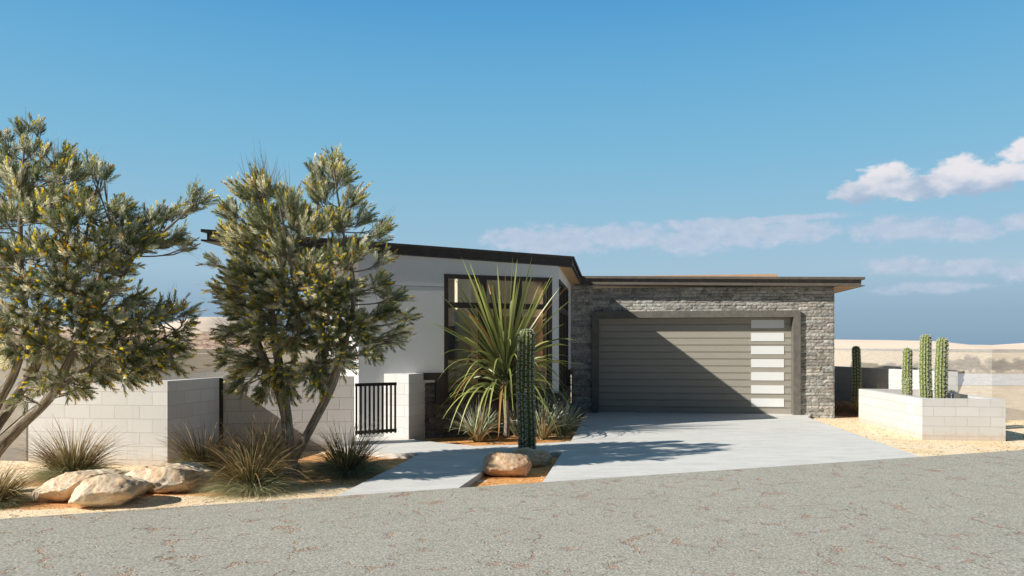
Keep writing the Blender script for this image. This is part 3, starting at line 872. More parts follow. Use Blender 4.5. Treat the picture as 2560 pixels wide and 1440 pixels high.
# sheer neighbouring volumes
def volume(label, plan, z1, side):
    e = empty('neighbour_volume', label, 'building', (plan[0][0], plan[0][1], GZ))
    for nm, a, b, mt in (('wall', -.1, z1 - .09, M['ghost' if side == 'l' else 'ghost_grey']), ('coping', z1 - .085, z1, M['ghost_cap'])):
        m = MB()
        n = len(plan)
        for i in ((0, 3) if side == 'l' else (0, 1)):
            j = (i + 1) % n
            m.face([(*plan[i], a), (*plan[j], a), (*plan[j], b), (*plan[i], b)])
        o = m.build(nm, mt); o.parent = e; o.matrix_parent_inverse = Matrix.Translation(-Vector(e.location))
    return e
NR = Vector((11.58, 17.9))
volume('sheer tan neighbouring volume behind the white planter at the right', [tuple(NR), tuple(NR + GU * 16), tuple(NR + GU * 16 + GV * 14), tuple(NR + GV * 14)], 1.63, 'l')
NL = Vector((-7.50, 11.45))
d2 = Vector((0.43, 0.903))
volume('sheer grey tan neighbouring volume beyond the left tree', [tuple(NL - GU * 14), tuple(NL), tuple(NL + d2 * 11), tuple(NL + d2 * 11 - GU * 14)], 1.64, 'r')

# brown mound of mulch behind the garage corner
def mound(name, cx, cy, rx, ry, h, mat, label):
    vs = []; fs = []; nx = 36
    for j in range(nx + 1):
        for i in range(nx + 1):
            x = -1 + 2 * i / nx; y = -1 + 2 * j / nx; r = math.sqrt(x * x + y * y)
            z = h * max(0, math.cos(min(1, r) * math.pi / 2)) ** 1.2
            z += (0.04 * mnoise.noise(Vector((x * 5, y * 5, 0))) + .02 * mnoise.noise(Vector((x * 17, y * 17, 4)))) * (r < 1)
            vs.append((x * rx, y * ry, z - 0.012))
    for j in range(nx):
        for i in range(nx): a = j * (nx + 1) + i; fs.append((a, a + 1, a + nx + 2, a + nx + 1))
    me = bpy.data.meshes.new(name); me.from_pydata(vs, [], fs); me.polygons.foreach_set('use_smooth', [True] * len(fs))
    o = link(name, me, [mat]); o.location = (cx, cy, GZ); return tag(o, label, 'mound')
mound('soil_mound', 8.75, 20.6, .95, 1.9, .36, M['mulch'], 'shaded mound of reddish brown mulch behind the garage corner')

# ================================================================ rocks
def rock(label, base_px, d, pts, thick, seed, group=None):
    """pts: photo outline (px, py) of the visible face; hulled with a smaller back outline at real depth"""
    cx = sum(p[0] for p in pts) / len(pts); cy = sum(p[1] for p in pts) / len(pts)
    rng = random.Random(seed)
    bm = bmesh.new()
    o0 = Vector(at(cx, cy, d))
    for k, (x, y) in enumerate(pts):
        p = Vector(at(x, y, d)) - o0
        bm.verts.new((p.x, p.y + rng.uniform(-.06, .1), p.z))
        b = p * 0.86; bm.verts.new((b.x + .03, b.y + thick * rng.uniform(.75, 1.1), b.z * .92))
    for (fx, fy) in ((.35, .1), (-.25, .2), (.05, -.3), (-.45, -.15)):
        wx = (max(p[0] for p in pts) - min(p[0] for p in pts)) / 1855 * d * .5; wz = (max(p[1] for p in pts) - min(p[1] for p in pts)) / 1855 * d * .5
        bm.verts.new((fx * wx, -thick * rng.uniform(.22, .38), fy * wz))
    bmesh.ops.convex_hull(bm, input=bm.verts)
    bmesh.ops.delete(bm, geom=[v for v in bm.verts if not v.link_faces], context='VERTS')
    size = Vector((max(v.co.x for v in bm.verts) - min(v.co.x for v in bm.verts), thick, max(v.co.z for v in bm.verts) - min(v.co.z for v in bm.verts))) * .5
    for k in range(11):
        nn = Vector((rng.uniform(-1, 1), rng.uniform(-1, .3), rng.uniform(-.4, 1))).normalized()
        ext = max(v.co.dot(nn) for v in bm.verts)
        res = bmesh.ops.bisect_plane(bm, geom=bm.verts[:] + bm.edges[:] + bm.faces[:], plane_co=nn * ext * rng.uniform(.80, .90), plane_no=nn, clear_outer=True)
        ed = [g for g in res['geom_cut'] if isinstance(g, bmesh.types.BMEdge)]
        if ed: bmesh.ops.contextual_create(bm, geom=ed)
    bmesh.ops.triangulate(bm, faces=bm.faces)
    for it in range(4):
        bmesh.ops.subdivide_edges(bm, edges=[e for e in bm.edges if e.calc_length() > .035], cuts=1, use_grid_fill=True)
        bmesh.ops.triangulate(bm, faces=bm.faces)
    bm.normal_update()
    for v in bm.verts:
        q = v.co * 3.0 + Vector((seed * 5.3, 0, 0))
        dsp = .014 * mnoise.noise(q) + .016 * (.3 - abs(mnoise.noise(q * 2.6))) + .012 * mnoise.noise(q * 6.5) + .006 * mnoise.noise(q * 13) - .012 * abs(mnoise.noise(Vector((q.x, q.y, q.z * 4))))
        v.co += v.normal * dsp
    me = bpy.data.meshes.new('boulder'); bm.to_mesh(me); bm.free()
    me.polygons.foreach_set('use_smooth', [True] * len(me.polygons))
    o = link('boulder', me, [M['rock_shaded' if 'brown' in label else 'rock']]); o.location = o0
    return tag(o, label, 'boulder', group)
rg = 'sandstone boulders beside the road'
rock('cream boulder at the far left of the trio by the road', None, 8.42, [(68, 1232), (90, 1212), (150, 1188), (196, 1179), (232, 1186), (262, 1192), (240, 1215), (175, 1235), (150, 1258), (112, 1270), (78, 1250)], .55, 1, rg)
rock('pointed cream boulder in front, between the two others by the road', None, 8.12, [(170, 1243), (196, 1215), (214, 1192), (245, 1188), (300, 1205), (348, 1212), (330, 1240), (290, 1270), (262, 1281), (226, 1268), (178, 1256)], .55, 2, rg)
rock('longest flat boulder on shaded gravel, right end of the trio by the road', None, 9.0, [(282, 1198), (320, 1178), (372, 1165), (420, 1167), (470, 1178), (505, 1190), (518, 1212), (500, 1232), (440, 1238), (360, 1244), (300, 1240)], .7, 3, rg)
rock('brown boulder in front of the tall cactus in the island bed', None, 10.05, [(1194, 1158), (1210, 1143), (1234, 1131), (1262, 1135), (1300, 1140), (1337, 1148), (1334, 1172), (1318, 1190), (1305, 1199), (1270, 1192), (1215, 1188), (1200, 1172)], .42, 4, rg)
rock('flat shade-browned boulder touching the base of the tall cactus', None, 10.95, [(1262, 1142), (1285, 1129), (1310, 1125), (1345, 1130), (1376, 1139), (1386, 1152), (1378, 1166), (1340, 1174), (1290, 1174), (1262, 1160)], .5, 5, rg)

# ================================================================ cacti
def cactus(name, label, base, h, r, ribs=12, seed=0, arm=None, mat='cactus', lean=0.0, group=None):
    rng = random.Random(seed)
    root = empty(name, label, 'cactus', base, group)
    def column(nm, bx, by, hh, rr, nr):
        mb = MB(); nseg = nr * 6; nz = max(20, int(hh / .03))
        ring = []; phase = rng.uniform(0, 6.28)
        for j in range(nz + 1):
            t = j / nz; z = hh * t
            dome = math.sqrt(max(0, 1 - ((t - (1 - rr * 1.0 / hh)) / (rr * 1.0 / hh)) ** 2)) if t > 1 - rr / hh else 1
            taper = 0.90 + .12 * math.sin(min(1, t * 1.25 + .1) * math.pi * .75) - .10 * t
            R0 = rr * taper * dome
            row = []
            for i in range(nseg):
                a = 2 * math.pi * i / nseg
                rib = abs(math.cos(a * nr / 2))
                q = R0 * (0.78 + .22 * rib ** .8) * (1 + .03 * mnoise.noise(Vector((math.cos(a) * 2, math.sin(a) * 2, z * 4 + seed))))
                wob = .012 * math.sin(z * 3 + seed)
                row.append((bx + q * math.cos(a + phase) + wob + lean * t * hh, by + q * math.sin(a + phase), z))
            ring.append(row)
        for j in range(nz):
            for i in range(nseg):
                k = (i + 1) % nseg
                mb.face([ring[j][i], ring[j][k], ring[j + 1][k], ring[j + 1][i]])
        mb.face(ring[nz])
        # spine stars on the rib crests
        for n in range(nr):
            i0 = n * 6
            z = .02 + rng.uniform(0, .04)
            while z < hh:
                j = min(nz, int(z / hh * nz)); c = Vector(ring[j][i0 % nseg])
                o = Vector((c.x - bx, c.y - by, 0))
                if z > hh - rr: o = o + Vector((0, 0, rr * .8))
                o.normalize()
                sd = Vector((-o.y, o.x, 0)); sd = sd.normalized() if sd.length > .01 else Vector((1, 0, 0))
                up = o.cross(sd)
                for q in range(7):
                    an = q * 0.9 + rng.uniform(-.3, .3)
                    dv = (o * rng.uniform(.5, 1.0) + (sd * math.cos(an) + up * math.sin(an)) * .8).normalized()
                    L = rng.uniform(.018, .032); sdv = dv.cross(o + Vector((.01, .02, .03))).normalized() * .0040
                    mb.face([c - sdv, c + sdv, c + dv * L], None, 1)
                    sdv2 = dv.cross(sdv).normalized() * .0040
                    mb.face([c - sdv2, c + sdv2, c + dv * L], None, 1)
                z += rng.uniform(.040, .052)
        ob = mb.build(nm, [M[mat], M['spine']], root, smooth=False)
        me = ob.data
        me.polygons.foreach_set('use_smooth', [True] * len(me.polygons))
        bm = bmesh.new(); bm.from_mesh(me); bmesh.ops.remove_doubles(bm, verts=[v for v in bm.verts], dist=.00005); bm.to_mesh(me); bm.free()
    column('stem', 0, 0, h, r, ribs)
    if arm: column('arm', arm[0], arm[1], arm[2], arm[3], 9)
    return root
def cpos(px, d): return ((px - 1280) / 1855 * d)
d = 12.1; cactus('cactus', 'tall shade-darkened green column cactus with a short arm rising behind the shade-browned boulders', (cpos(1316, d), d, GZ), 2.07, .148, 13, 1, (-.075, -.13, 1.06, .065), mat='cactus_half_shade')
cg = 'column cacti growing in the white planter'
d = 15.5; cactus('cactus', 'tallest bright green cactus in the planter, middle of the three', (cpos(2314.5, d), d, .44), 1.52, .118, 13, 2, lean=.0, group=cg)
d = 15.3; cactus('cactus', 'bright green planter cactus right of the tallest one', (cpos(2353, d), d, .44), 1.45, .122, 12, 3, lean=.010, group=cg)
d = 16.3; cactus('cactus', 'slimmer bright green planter cactus at left with a short arm', (cpos(2269, d), d, .44), 1.24, .106, 11, 4, (-.02, -.10, .56, .07), lean=-.012, group=cg)
d = 19.3; cactus('cactus', 'dark shaded cactus standing between the garage corner and the planter', (cpos(2141, d), d, GZ), 1.80, .112, 11, 5, mat='cactus_shade')

# ================================================================ leaf meshes in bulk
class LM:
    """numpy bulk leaves: every leaf is a bent strip"""
    def __init__(s): s.V = []; s.F = []; s.C = []; s.MI = []; s.n = 0
    def strips(s, P, Wd, T0, T1, mi=0):
        """P (n,k,3) spine points, Wd (n,k,3) half-width vectors, colours T0,T1 (n,3) root and tip"""
        n, k, _ = P.shape
        V = np.empty((n, k, 2, 3)); V[:, :, 0] = P - Wd; V[:, :, 1] = P + Wd
        tt = np.linspace(0, 1, k)[None, :, None]
        C = T0[:, None] * (1 - tt) + T1[:, None] * tt
        C = np.repeat(C[:, :, None], 2, axis=2)
        idx = (np.arange(n)[:, None] * k * 2 + np.arange(k - 1)[None] * 2)
        Fc = np.stack([idx, idx + 1, idx + 3, idx + 2], -1).reshape(-1, 4) + s.n
        s.V.append(V.reshape(-1, 3)); s.C.append(C.reshape(-1, 3)); s.F.append(Fc); s.MI.append(np.full(len(Fc), mi))
        s.n += n * k * 2
    def build(s, name, mats, parent=None, origin=(0, 0, 0)):
        V = np.concatenate(s.V) - np.array(origin); Fc = np.concatenate(s.F); C = np.concatenate(s.C); MI = np.concatenate(s.MI)
        me = bpy.data.meshes.new(name)
        me.vertices.add(len(V)); me.vertices.foreach_set('co', V.astype(np.float32).ravel())
        me.loops.add(len(Fc) * 4); me.loops.foreach_set('vertex_index', Fc.astype(np.int32).ravel())
        me.polygons.add(len(Fc)); me.polygons.foreach_set('loop_start', (np.arange(len(Fc)) * 4).astype(np.int32))
        me.polygons.foreach_set('loop_total', np.full(len(Fc), 4, dtype=np.int32))
        me.polygons.foreach_set('material_index', MI.astype(np.int32))
        me.update(calc_edges=True)
        ca = me.color_attributes.new('tint', 'FLOAT_COLOR', 'POINT')
        ca.data.foreach_set('color', np.c_[C, np.ones(len(C))].astype(np.float32).ravel())
        return link(name, me, mats, parent)
def nrm_(a): return a / np.maximum(1e-9, np.linalg.norm(a, axis=-1, keepdims=True))

def tube(mb, pts, rad, seg=10, seed=0, flare=0):
    """tapering wobbly tube through Catmull-Rom points"""
    P = [Vector(p) for p in pts]; out = []; rr = []
    for i in range(len(P) - 1):
        p0 = P[max(0, i - 1)]; p1 = P[i]; p2 = P[i + 1]; p3 = P[min(len(P) - 1, i + 2)]
        steps = max(2, int((p2 - p1).length / .07))
        for k in range(steps):
            t = k / steps
            out.append(.5 * ((2 * p1) + (p2 - p0) * t + (2 * p0 - 5 * p1 + 4 * p2 - p3) * t * t + (3 * p1 - p0 - 3 * p2 + p3) * t ** 3))
            rr.append(rad[i] * (1 - t) + rad[i + 1] * t)
    out.append(P[-1]); rr.append(rad[-1])
    rings = []; L = 0; Ls = []
    for i, p in enumerate(out):
        if i: L += (p - out[i - 1]).length
        Ls.append(L)
        tg = (out[min(i + 1, len(out) - 1)] - out[max(0, i - 1)]).normalized()
        a = tg.cross(Vector((.3, .9, .1))).normalized(); b = tg.cross(a)
        row = []
        for k in range(seg):
            an = 2 * math.pi * k / seg
            q = rr[i] * (1 + .22 * mnoise.noise(Vector((math.cos(an) * 1.6, math.sin(an) * 1.6, L * 2.2 + seed))) + .10 * math.cos(an * 5 + L * 2 + seed))
            row.append(p + a * math.cos(an) * q + b * math.sin(an) * q)
        rings.append(row)
    for i in range(len(out) - 1):
        for k in range(seg):
            k2 = (k + 1) % seg
            mb.face([rings[i][k], rings[i][k2], rings[i + 1][k2], rings[i + 1][k]],
                    [(k / seg, Ls[i]), ((k + 1) / seg, Ls[i]), ((k + 1) / seg, Ls[i + 1]), (k / seg, Ls[i + 1])])
    return out

def make_tree(label, base, depth, limbs, blobs, centre, half, seed, group, dens=1.0, wisps=()):
    rs = np.random.RandomState(seed); rng = random.Random(seed)
    root = empty('tree', label, 'tree', base, group)
    tm = MB(); nodes = []
    for li, (dd, lm) in enumerate(limbs):
        pts = []; rad = []
        n = len(lm)
        for i, (x, y, r) in enumerate(lm):
            dz = depth + dd * (i / (n - 1)) ** 1.0
            pts.append(at(x, y, dz)); rad.append(r * .84 / 1855 * dz)
        sm = tube(tm, pts, rad, 11, seed + li)
        nodes += [(p, i / len(sm)) for i, p in enumerate(sm) if i > len(sm) * .35]
    NP = np.array([tuple(p) for p, _ in nodes])
    lf = LM(); P_all = []; D_all = []; core = np.array(at(centre[0], centre[1], depth))
    for (x, y, r) in blobs:
        k = max(0.0, 1 - ((x - centre[0]) / half[0]) ** 2 - ((y - centre[1]) / half[1]) ** 2)
        Dp = math.sqrt(k) * half[2]
        layers = 1 if Dp < .35 else (2 if Dp < .75 else 3)
        for L in range(layers):
            off = 0 if layers == 1 else (-Dp + 2 * Dp * (L + .5) / layers) + rng.uniform(-.15, .15)
            if layers == 1: off = rng.uniform(-Dp, Dp)
            dz = depth + off
            # keep the lump on its line of sight only roughly: it is a real place in the crown
            c = np.array(at(x + rng.uniform(-8, 8), y + rng.uniform(-8, 8), dz)); rw = r / 1855 * dz
            # branch from the nearest lower limb node
            dd = np.linalg.norm(NP - c, axis=1) + 1.2 * np.maximum(0, NP[:, 2] - c[2] + .1)
            q = NP[dd.argmin()]
            mid = (q + c) / 2 + np.array([rng.uniform(-.05, .05), rng.uniform(-.05, .05), -.03])
            tube(tm, [tuple(q), tuple(mid), tuple(c)], [.010, .008, .004], 5, seed)
            n = int(max(8, 50 * (rw / .22) ** 2) * dens / (1.0 if layers == 1 else layers * .62))
            v = rs.normal(size=(n, 3)); v = nrm_(v) * (rs.rand(n, 1) ** .45) * rw * .86 * np.array([1, .95, .85])
            pos_ = c + v * .78
            outw = nrm_(c - core + 1e-6)
            bdir = nrm_(c - q)
            dr = nrm_(nrm_(v) * .50 + bdir * .55 + outw * .60 + np.array([0, 0, .25]) + rs.normal(size=(n, 3)) * .18)
            P_all.append(pos_); D_all.append(dr)
            for kk in range(3):
                e = c + v[kk % n] * .8
                tube(tm, [tuple(mid), tuple((mid + e) / 2 + np.array([0, 0, -.02])), tuple(e)], [.006, .005, .003], 4, seed)
    P = np.concatenate(P_all); D = np.concatenate(D_all); n = len(P)
    # sprays: needles set all along a short stem
    K = 34
    L = rs.uniform(.11, .24, (n, 1))
    a = nrm_(np.cross(D, np.array([.2, .5, .8]))); b = np.cross(D, a)
    tone = rs.rand(n, 1) ** 1.3
    pale = (rs.rand(n, 1) < .36)
    dark = np.array([.095, .125, .060]); mid_ = np.array([.40, .43, .215]); pal = np.array([.95, .91, .68])
    base_c = dark * (1 - tone) + mid_ * tone
    base_c = np.where(pale, pal * (.55 + .6 * tone), base_c)
    for k in range(K):
        t = (k + .5) / K
        an = k * 2.4 + rs.rand(n, 1) * .8
        side = a * np.cos(an) + b * np.sin(an)
        o = P + D * L * t
        ln = rs.uniform(.045, .085, (n, 1)) * (1 - .45 * t)
        ld = nrm_(D * .85 + side * (.75 - .35 * t))
        m1 = o + ld * ln * .55; m2 = o + ld * ln + D * ln * .18
        wv = nrm_(np.cross(ld, rs.normal(size=(n, 3)))) * .0043
        Pk = np.stack([o, m1, m2], 1); Wk = np.stack([wv * .6, wv, wv * .15], 1)
        jit = rs.uniform(.75, 1.3, (n, 1))
        lf.strips(Pk, Wk, base_c * jit * .8, base_c * jit * 1.25, 0)
    # stems of the sprays
    wv = nrm_(np.cross(D, rs.normal(size=(n, 3)))) * .0026
    Pk = np.stack([P - D * .10, P + D * L * .5, P + D * L], 1)
    lf.strips(Pk, np.stack([wv, wv, wv * .4], 1), np.tile([.24, .19, .13], (n, 1)), np.tile([.26, .23, .15], (n, 1)), 0)
    # brush flowers near the tips
    pick = rs.rand(n) < .44
    Pf = P[pick] + D[pick] * L[pick] * .75; Df = nrm_(D[pick] + rs.normal(size=(pick.sum(), 3)) * .25); nf = len(Pf)
    af = nrm_(np.cross(Df, np.array([.3, .6, .7]))); bf = np.cross(Df, af)
    hot = (rs.rand(nf, 1) < .68)
    cA = np.where(hot, np.array([1.0, .80, .03]), np.array([.62, .33, .03])) * rs.uniform(.7, 1.15, (nf, 1))
    Lf = rs.uniform(.06, .12, (nf, 1))
    for k in range(16):
        t = k / 16; an = k * 2.4
        side = af * math.cos(an) + bf * math.sin(an)
        o = Pf + Df * Lf * t
        e = o + side * .011 + Df * .016
        wv = nrm_(np.cross(side, Df)) * .0060
        lf.strips(np.stack([o, e], 1), np.stack([wv, wv * .8], 1), cA * .8, cA, 1)
    # long bare whips out of the top
    for (x, y, dx, dy, cnt) in wisps:
        cnt = int(cnt * 1.8)
        w0 = np.array(at(x, y, depth)); w1 = np.array(at(x + dx, y + dy, depth)); 
        st = w0 + rs.normal(size=(cnt, 3)) * .05
        en = w1 + rs.normal(size=(cnt, 3)) * .085
        mdl = (st + en) / 2 + rs.normal(size=(cnt, 3)) * .02
        wv = np.tile([.0042, 0, .001], (cnt, 1))
        lf.strips(np.stack([st, mdl, en], 1), np.stack([wv, wv * .7, wv * .2], 1), np.tile([.22, .20, .15], (cnt, 1)), np.tile([.34, .33, .26], (cnt, 1)), 0)
    o = lf.build('crown', [M['leaf'], M['flower']], root, origin=base)
    o2 = tm.build('trunk', M['bark'], root, smooth=True); o2.matrix_parent_inverse = Matrix.Translation(-Vector(base))
    bm = bmesh.new(); bm.from_mesh(o2.data); bmesh.ops.remove_doubles(bm, verts=bm.verts, dist=.0001); bm.to_mesh(o2.data); bm.free()
    return root

tg_ = 'yellow flowering shrub trees along the block wall'
b2 = ground(730, 1190, GZ)
make_tree('multi stemmed yellow flowering tree in the middle, growing between tufts of dry grass', (b2[0], b2[1], GZ), b2[1],
    [(-.15, [(734, 1196, 30), (726, 1160, 21), (720, 1100, 17.5), (716, 1040, 16), (709, 990, 14), (700, 930, 12), (688, 850, 10), (672, 700, 7), (655, 570, 5), (652, 480, 2.5)]),
     (-.5, [(733, 1150, 14), (768, 1085, 13), (806, 1012, 12), (838, 940, 11), (868, 840, 8), (885, 720, 6), (858, 580, 4), (832, 410, 1.5)]),
     (.5, [(724, 1120, 12), (704, 1010, 11), (672, 920, 9), (625, 800, 7), (590, 690, 5), (570, 560, 3)]),
     (.45, [(812, 1000, 8), (812, 920, 7.5), (800, 770, 6), (786, 610, 4), (800, 470, 2)]),
     (-.7, [(712, 1000, 9), (735, 900, 8), (745, 780, 7), (722, 640, 5), (700, 520, 2.5)]),
     (.2, [(850, 900, 6), (910, 840, 5), (955, 770, 4), (985, 760, 2)])],
    [(838, 398, 18), (828, 425, 20), (795, 432, 20), (850, 452, 32), (800, 488, 40), (875, 505, 28), (650, 462, 24), (668, 485, 30), (640, 500, 36), (595, 478, 20),
     (590, 535, 30), (582, 592, 26), (548, 660, 14), (600, 610, 50), (660, 560, 52), (722, 510, 34), (738, 545, 40), (700, 620, 58), (775, 570, 55), (840, 560, 45), (905, 555, 22),
     (950, 575, 22), (935, 600, 18), (898, 630, 34), (850, 645, 52), (950, 652, 18), (780, 670, 58), (640, 680, 55), (590, 700, 30), (552, 728, 13), (578, 735, 22), (850, 800, 40), (835, 750, 40),
     (600, 770, 40), (585, 830, 24), (700, 745, 60), (790, 760, 60), (870, 730, 46), (940, 715, 30), (975, 745, 22), (955, 790, 36), (1003, 795, 14), (980, 830, 22),
     (900, 820, 52), (820, 840, 60), (725, 845, 60), (645, 830, 52), (585, 882, 24), (640, 900, 42), (600, 940, 22), (615, 965, 22), (700, 920, 52), (780, 925, 48),
     (850, 900, 40), (925, 870, 34), (962, 850, 22), (620, 690, 44), (655, 745, 48), (690, 690, 44), (612, 650, 34), (735, 790, 46), (600, 720, 30), (760, 700, 44), (660, 800, 44), (820, 720, 44), (715, 965, 28), (660, 975, 22), (795, 955, 22), (560, 905, 16)],
    (765, 720), (265, 350, .95), 11, tg_, 1.0,
    [(655, 470, -5, -80, 14), (668, 480, 30, -60, 8), (700, 520, 3, -90, 5), (625, 480, -12, -55, 6), (935, 585, 45, -50, 8), (830, 420, 0, -45, 5), (790, 500, 0, -40, 4), (540, 730, -40, 0, 4), (580, 830, -45, -35, 5)])
b1 = ground(-72, 1235, GZ)
make_tree('large yellow flowering tree at the left edge leaning over the boulders', (b1[0], b1[1], GZ), b1[1],
    [(-.1, [(-72, 1240, 30), (-40, 1165, 23), (0, 1112, 20), (60, 1055, 17), (130, 985, 14), (178, 890, 11), (225, 780, 8), (255, 660, 5), (275, 560, 2)]),
     (.4, [(-72, 1225, 24), (-30, 1100, 20), (20, 1020, 17), (62, 960, 15), (95, 905, 12), (140, 810, 9), (165, 650, 6), (160, 440, 2.5)]),
     (-.4, [(-80, 1225, 24), (-40, 1080, 18), (5, 985, 15), (40, 920, 13), (62, 820, 10), (50, 600, 7), (60, 370, 2.5)]),
     (.2, [(130, 985, 9), (205, 930, 7), (300, 880, 6), (380, 860, 4), (450, 820, 2)]),
     (-.3, [(205, 820, 7), (290, 720, 6), (350, 620, 5), (420, 570, 3.5), (490, 505, 1.5)]),
     (.5, [(150, 800, 7), (190, 700, 5), (230, 520, 3), (250, 440, 2)])],
    [(85, 328, 17), (60, 350, 22), (12, 362, 24), (30, 385, 24), (12, 425, 32), (75, 392, 22), (40, 445, 34), (90, 440, 22), (60, 490, 36), (112, 392, 14), (155, 405, 24), (135, 440, 26),
     (178, 450, 32), (235, 440, 20), (255, 455, 12), (150, 500, 42), (200, 510, 36), (90, 540, 48), (20, 540, 48), (160, 565, 46), (225, 540, 26), (285, 525, 20), (305, 545, 26), (330, 575, 32),
     (375, 560, 24), (405, 552, 22), (440, 545, 20), (470, 525, 18), (482, 498, 14), (495, 508, 10), (380, 600, 30), (425, 605, 22), (455, 622, 16), (265, 600, 40), (315, 620, 36), (350, 625, 24),
     (240, 650, 50), (180, 640, 52), (100, 630, 56), (30, 640, 56), (290, 670, 34), (150, 710, 60), (60, 720, 60), (230, 720, 50), (275, 725, 28), (310, 755, 24), (340, 750, 22), (200, 790, 58),
     (100, 800, 64), (10, 800, 60), (280, 800, 46), (340, 815, 40), (390, 790, 34), (440, 790, 28), (465, 775, 18), (465, 825, 22), (425, 850, 44), (370, 870, 48), (300, 875, 52), (210, 860, 54),
     (120, 870, 54), (35, 870, 54), (250, 925, 44), (325, 930, 40), (385, 920, 34), (430, 905, 24), (175, 950, 36), (105, 955, 34), (62, 985, 18), (200, 975, 16),
     (-60, 520, 80), (-60, 660, 80), (-40, 800, 60), (-80, 400, 60), (-160, 560, 80)],
    (130, 700), (330, 380, .95), 23, tg_, 1.0,
    [(170, 440, 20, -85, 9), (155, 430, -5, -70, 6), (60, 350, 20, -45, 6), (215, 440, 35, -35, 6), (480, 500, 40, -35, 8), (320, 560, 15, -60, 7), (360, 570, 20, -40, 5),
     (290, 760, 60, -30, 8), (400, 800, 20, -60, 8), (430, 612, 60, 18, 4), (120, 400, 0, -45, 5)])

# ================================================================ grasses
def grass_tuft(label, base, h, spread, seed, group, blades=360, fuzz=2400, dry=.5, name='grass_tuft'):
    rs = np.random.RandomState(seed); lf = LM()
    root_o = base
    def blades_(n, hmin, hmax, sp, droop, wd, c0, c1, r0):
        an = rs.rand(n) * 6.283; rr = np.sqrt(rs.rand(n))
        up = nrm_(np.c_[np.cos(an) * rr * sp, np.sin(an) * rr * sp, np.ones(n)] + rs.normal(size=(n, 3)) * .09)
        st = np.c_[np.cos(an) * rr * r0, np.sin(an) * rr * r0, np.zeros(n)]
        L = rs.uniform(hmin, hmax, (n, 1)); out = np.c_[np.cos(an), np.sin(an), np.zeros(n)]
        k = 6; T = np.linspace(0, 1, k)
        dr = droop * rs.uniform(.3, 1.2, (n, 1)) * (.25 + rr[:, None])
        P = np.stack([st + up * L * t + out * L * dr * t * t * .55 - np.array([0, 0, 1.]) * L * dr * t ** 2.4 * .8 for t in T], 1)
        P = P + np.sin(np.linspace(0, 1, k)[None, :, None] * rs.uniform(2, 6, (n, 1, 1)) + rs.rand(n, 1, 1) * 6) * rs.normal(size=(n, 1, 3)) * np.array([.012, .012, .004]) * np.linspace(0, 1, k)[None, :, None]
        P[:, :, 2] = np.maximum(P[:, :, 2], .004)
        wv = nrm_(np.cross(up, nrm_(rs.normal(size=(n, 3))))) * wd * rs.uniform(.6, 1.3, (n, 1))
        Wd = np.stack([wv * (1 - .85 * t) for t in T], 1)
        j = rs.uniform(.45, 1.35, (n, 1))
        lf.strips(P, Wd, c0 * j, c1 * j)
    g0 = np.array([.13, .15, .055]); b0 = np.array([.32, .19, .085]); tn = np.array([.72, .52, .27]); gy = np.array([.40, .41, .24])
    blades_(int(blades * .75), .45 * h, .98 * h, .75 * spread, .45, .0060, g0, b0, .13)
    blades_(int(blades * dry), .65 * h, 1.12 * h, .60 * spread, .70, .0062, g0 * 1.2, tn, .11)
    blades_(int(blades * .5), .45 * h, .8 * h, 1.35 * spread, .95, .0048, g0, b0 * 1.3, .15)
    blades_(fuzz, .25 * h, .48 * h, 1.7 * spread, .95, .0026, gy * .7, gy * 1.4, .20)
    blades_(fuzz // 2, .15 * h, .36 * h, 2.6 * spread, .8, .0022, gy * .8, tn * .8, .24)
    o = lf.build(name, [M['grass']]); o.location = base
    return tag(o, label, 'grass', group)
gg = 'tufts of bunch grass in the gravel'
def gp(px, py): q = ground(px, py, GZ); return (q[0], q[1], GZ)
grass_tuft('dry green and straw tuft standing in front of the sunlit block wall', gp(183, 1197), .98, .78, 1, gg)
grass_tuft('dark shaded tuft in the corner of the block wall right of the long boulder', gp(508, 1180), .92, .72, 2, gg, dry=.35)
grass_tuft('frontmost tuft with long curling straw blades left of the middle trunk', gp(630, 1228), 1.02, .78, 3, gg, dry=.8)
grass_tuft('brown tuft directly behind the curling straw one', gp(668, 1172), .95, .72, 4, gg, 420, 900)
grass_tuft('rounded brown tuft right of the middle trunk near the gate', gp(868, 1186), .98, .72, 5, gg, dry=.3)
grass_tuft('green tuft cut off by the left edge of the view beside the boulders', gp(-22, 1262), .62, .8, 6, gg)
grass_tuft('pale tuft between the dark cactus and the left end of the planter', gp(2158, 1040), .62, .7, 7, gg, 260, 400, dry=1.2)
grass_tuft('straw tuft showing just above the rear edge of the planter', (9.0, 18.0, GZ), .98, .35, 8, gg, 60, 100, dry=1.0)
grass_tuft('thin brown tuft on the mulch mound at the garage corner', (8.45, 19.4, GZ), .5, .9, 9, gg, 120, 200, dry=.6)

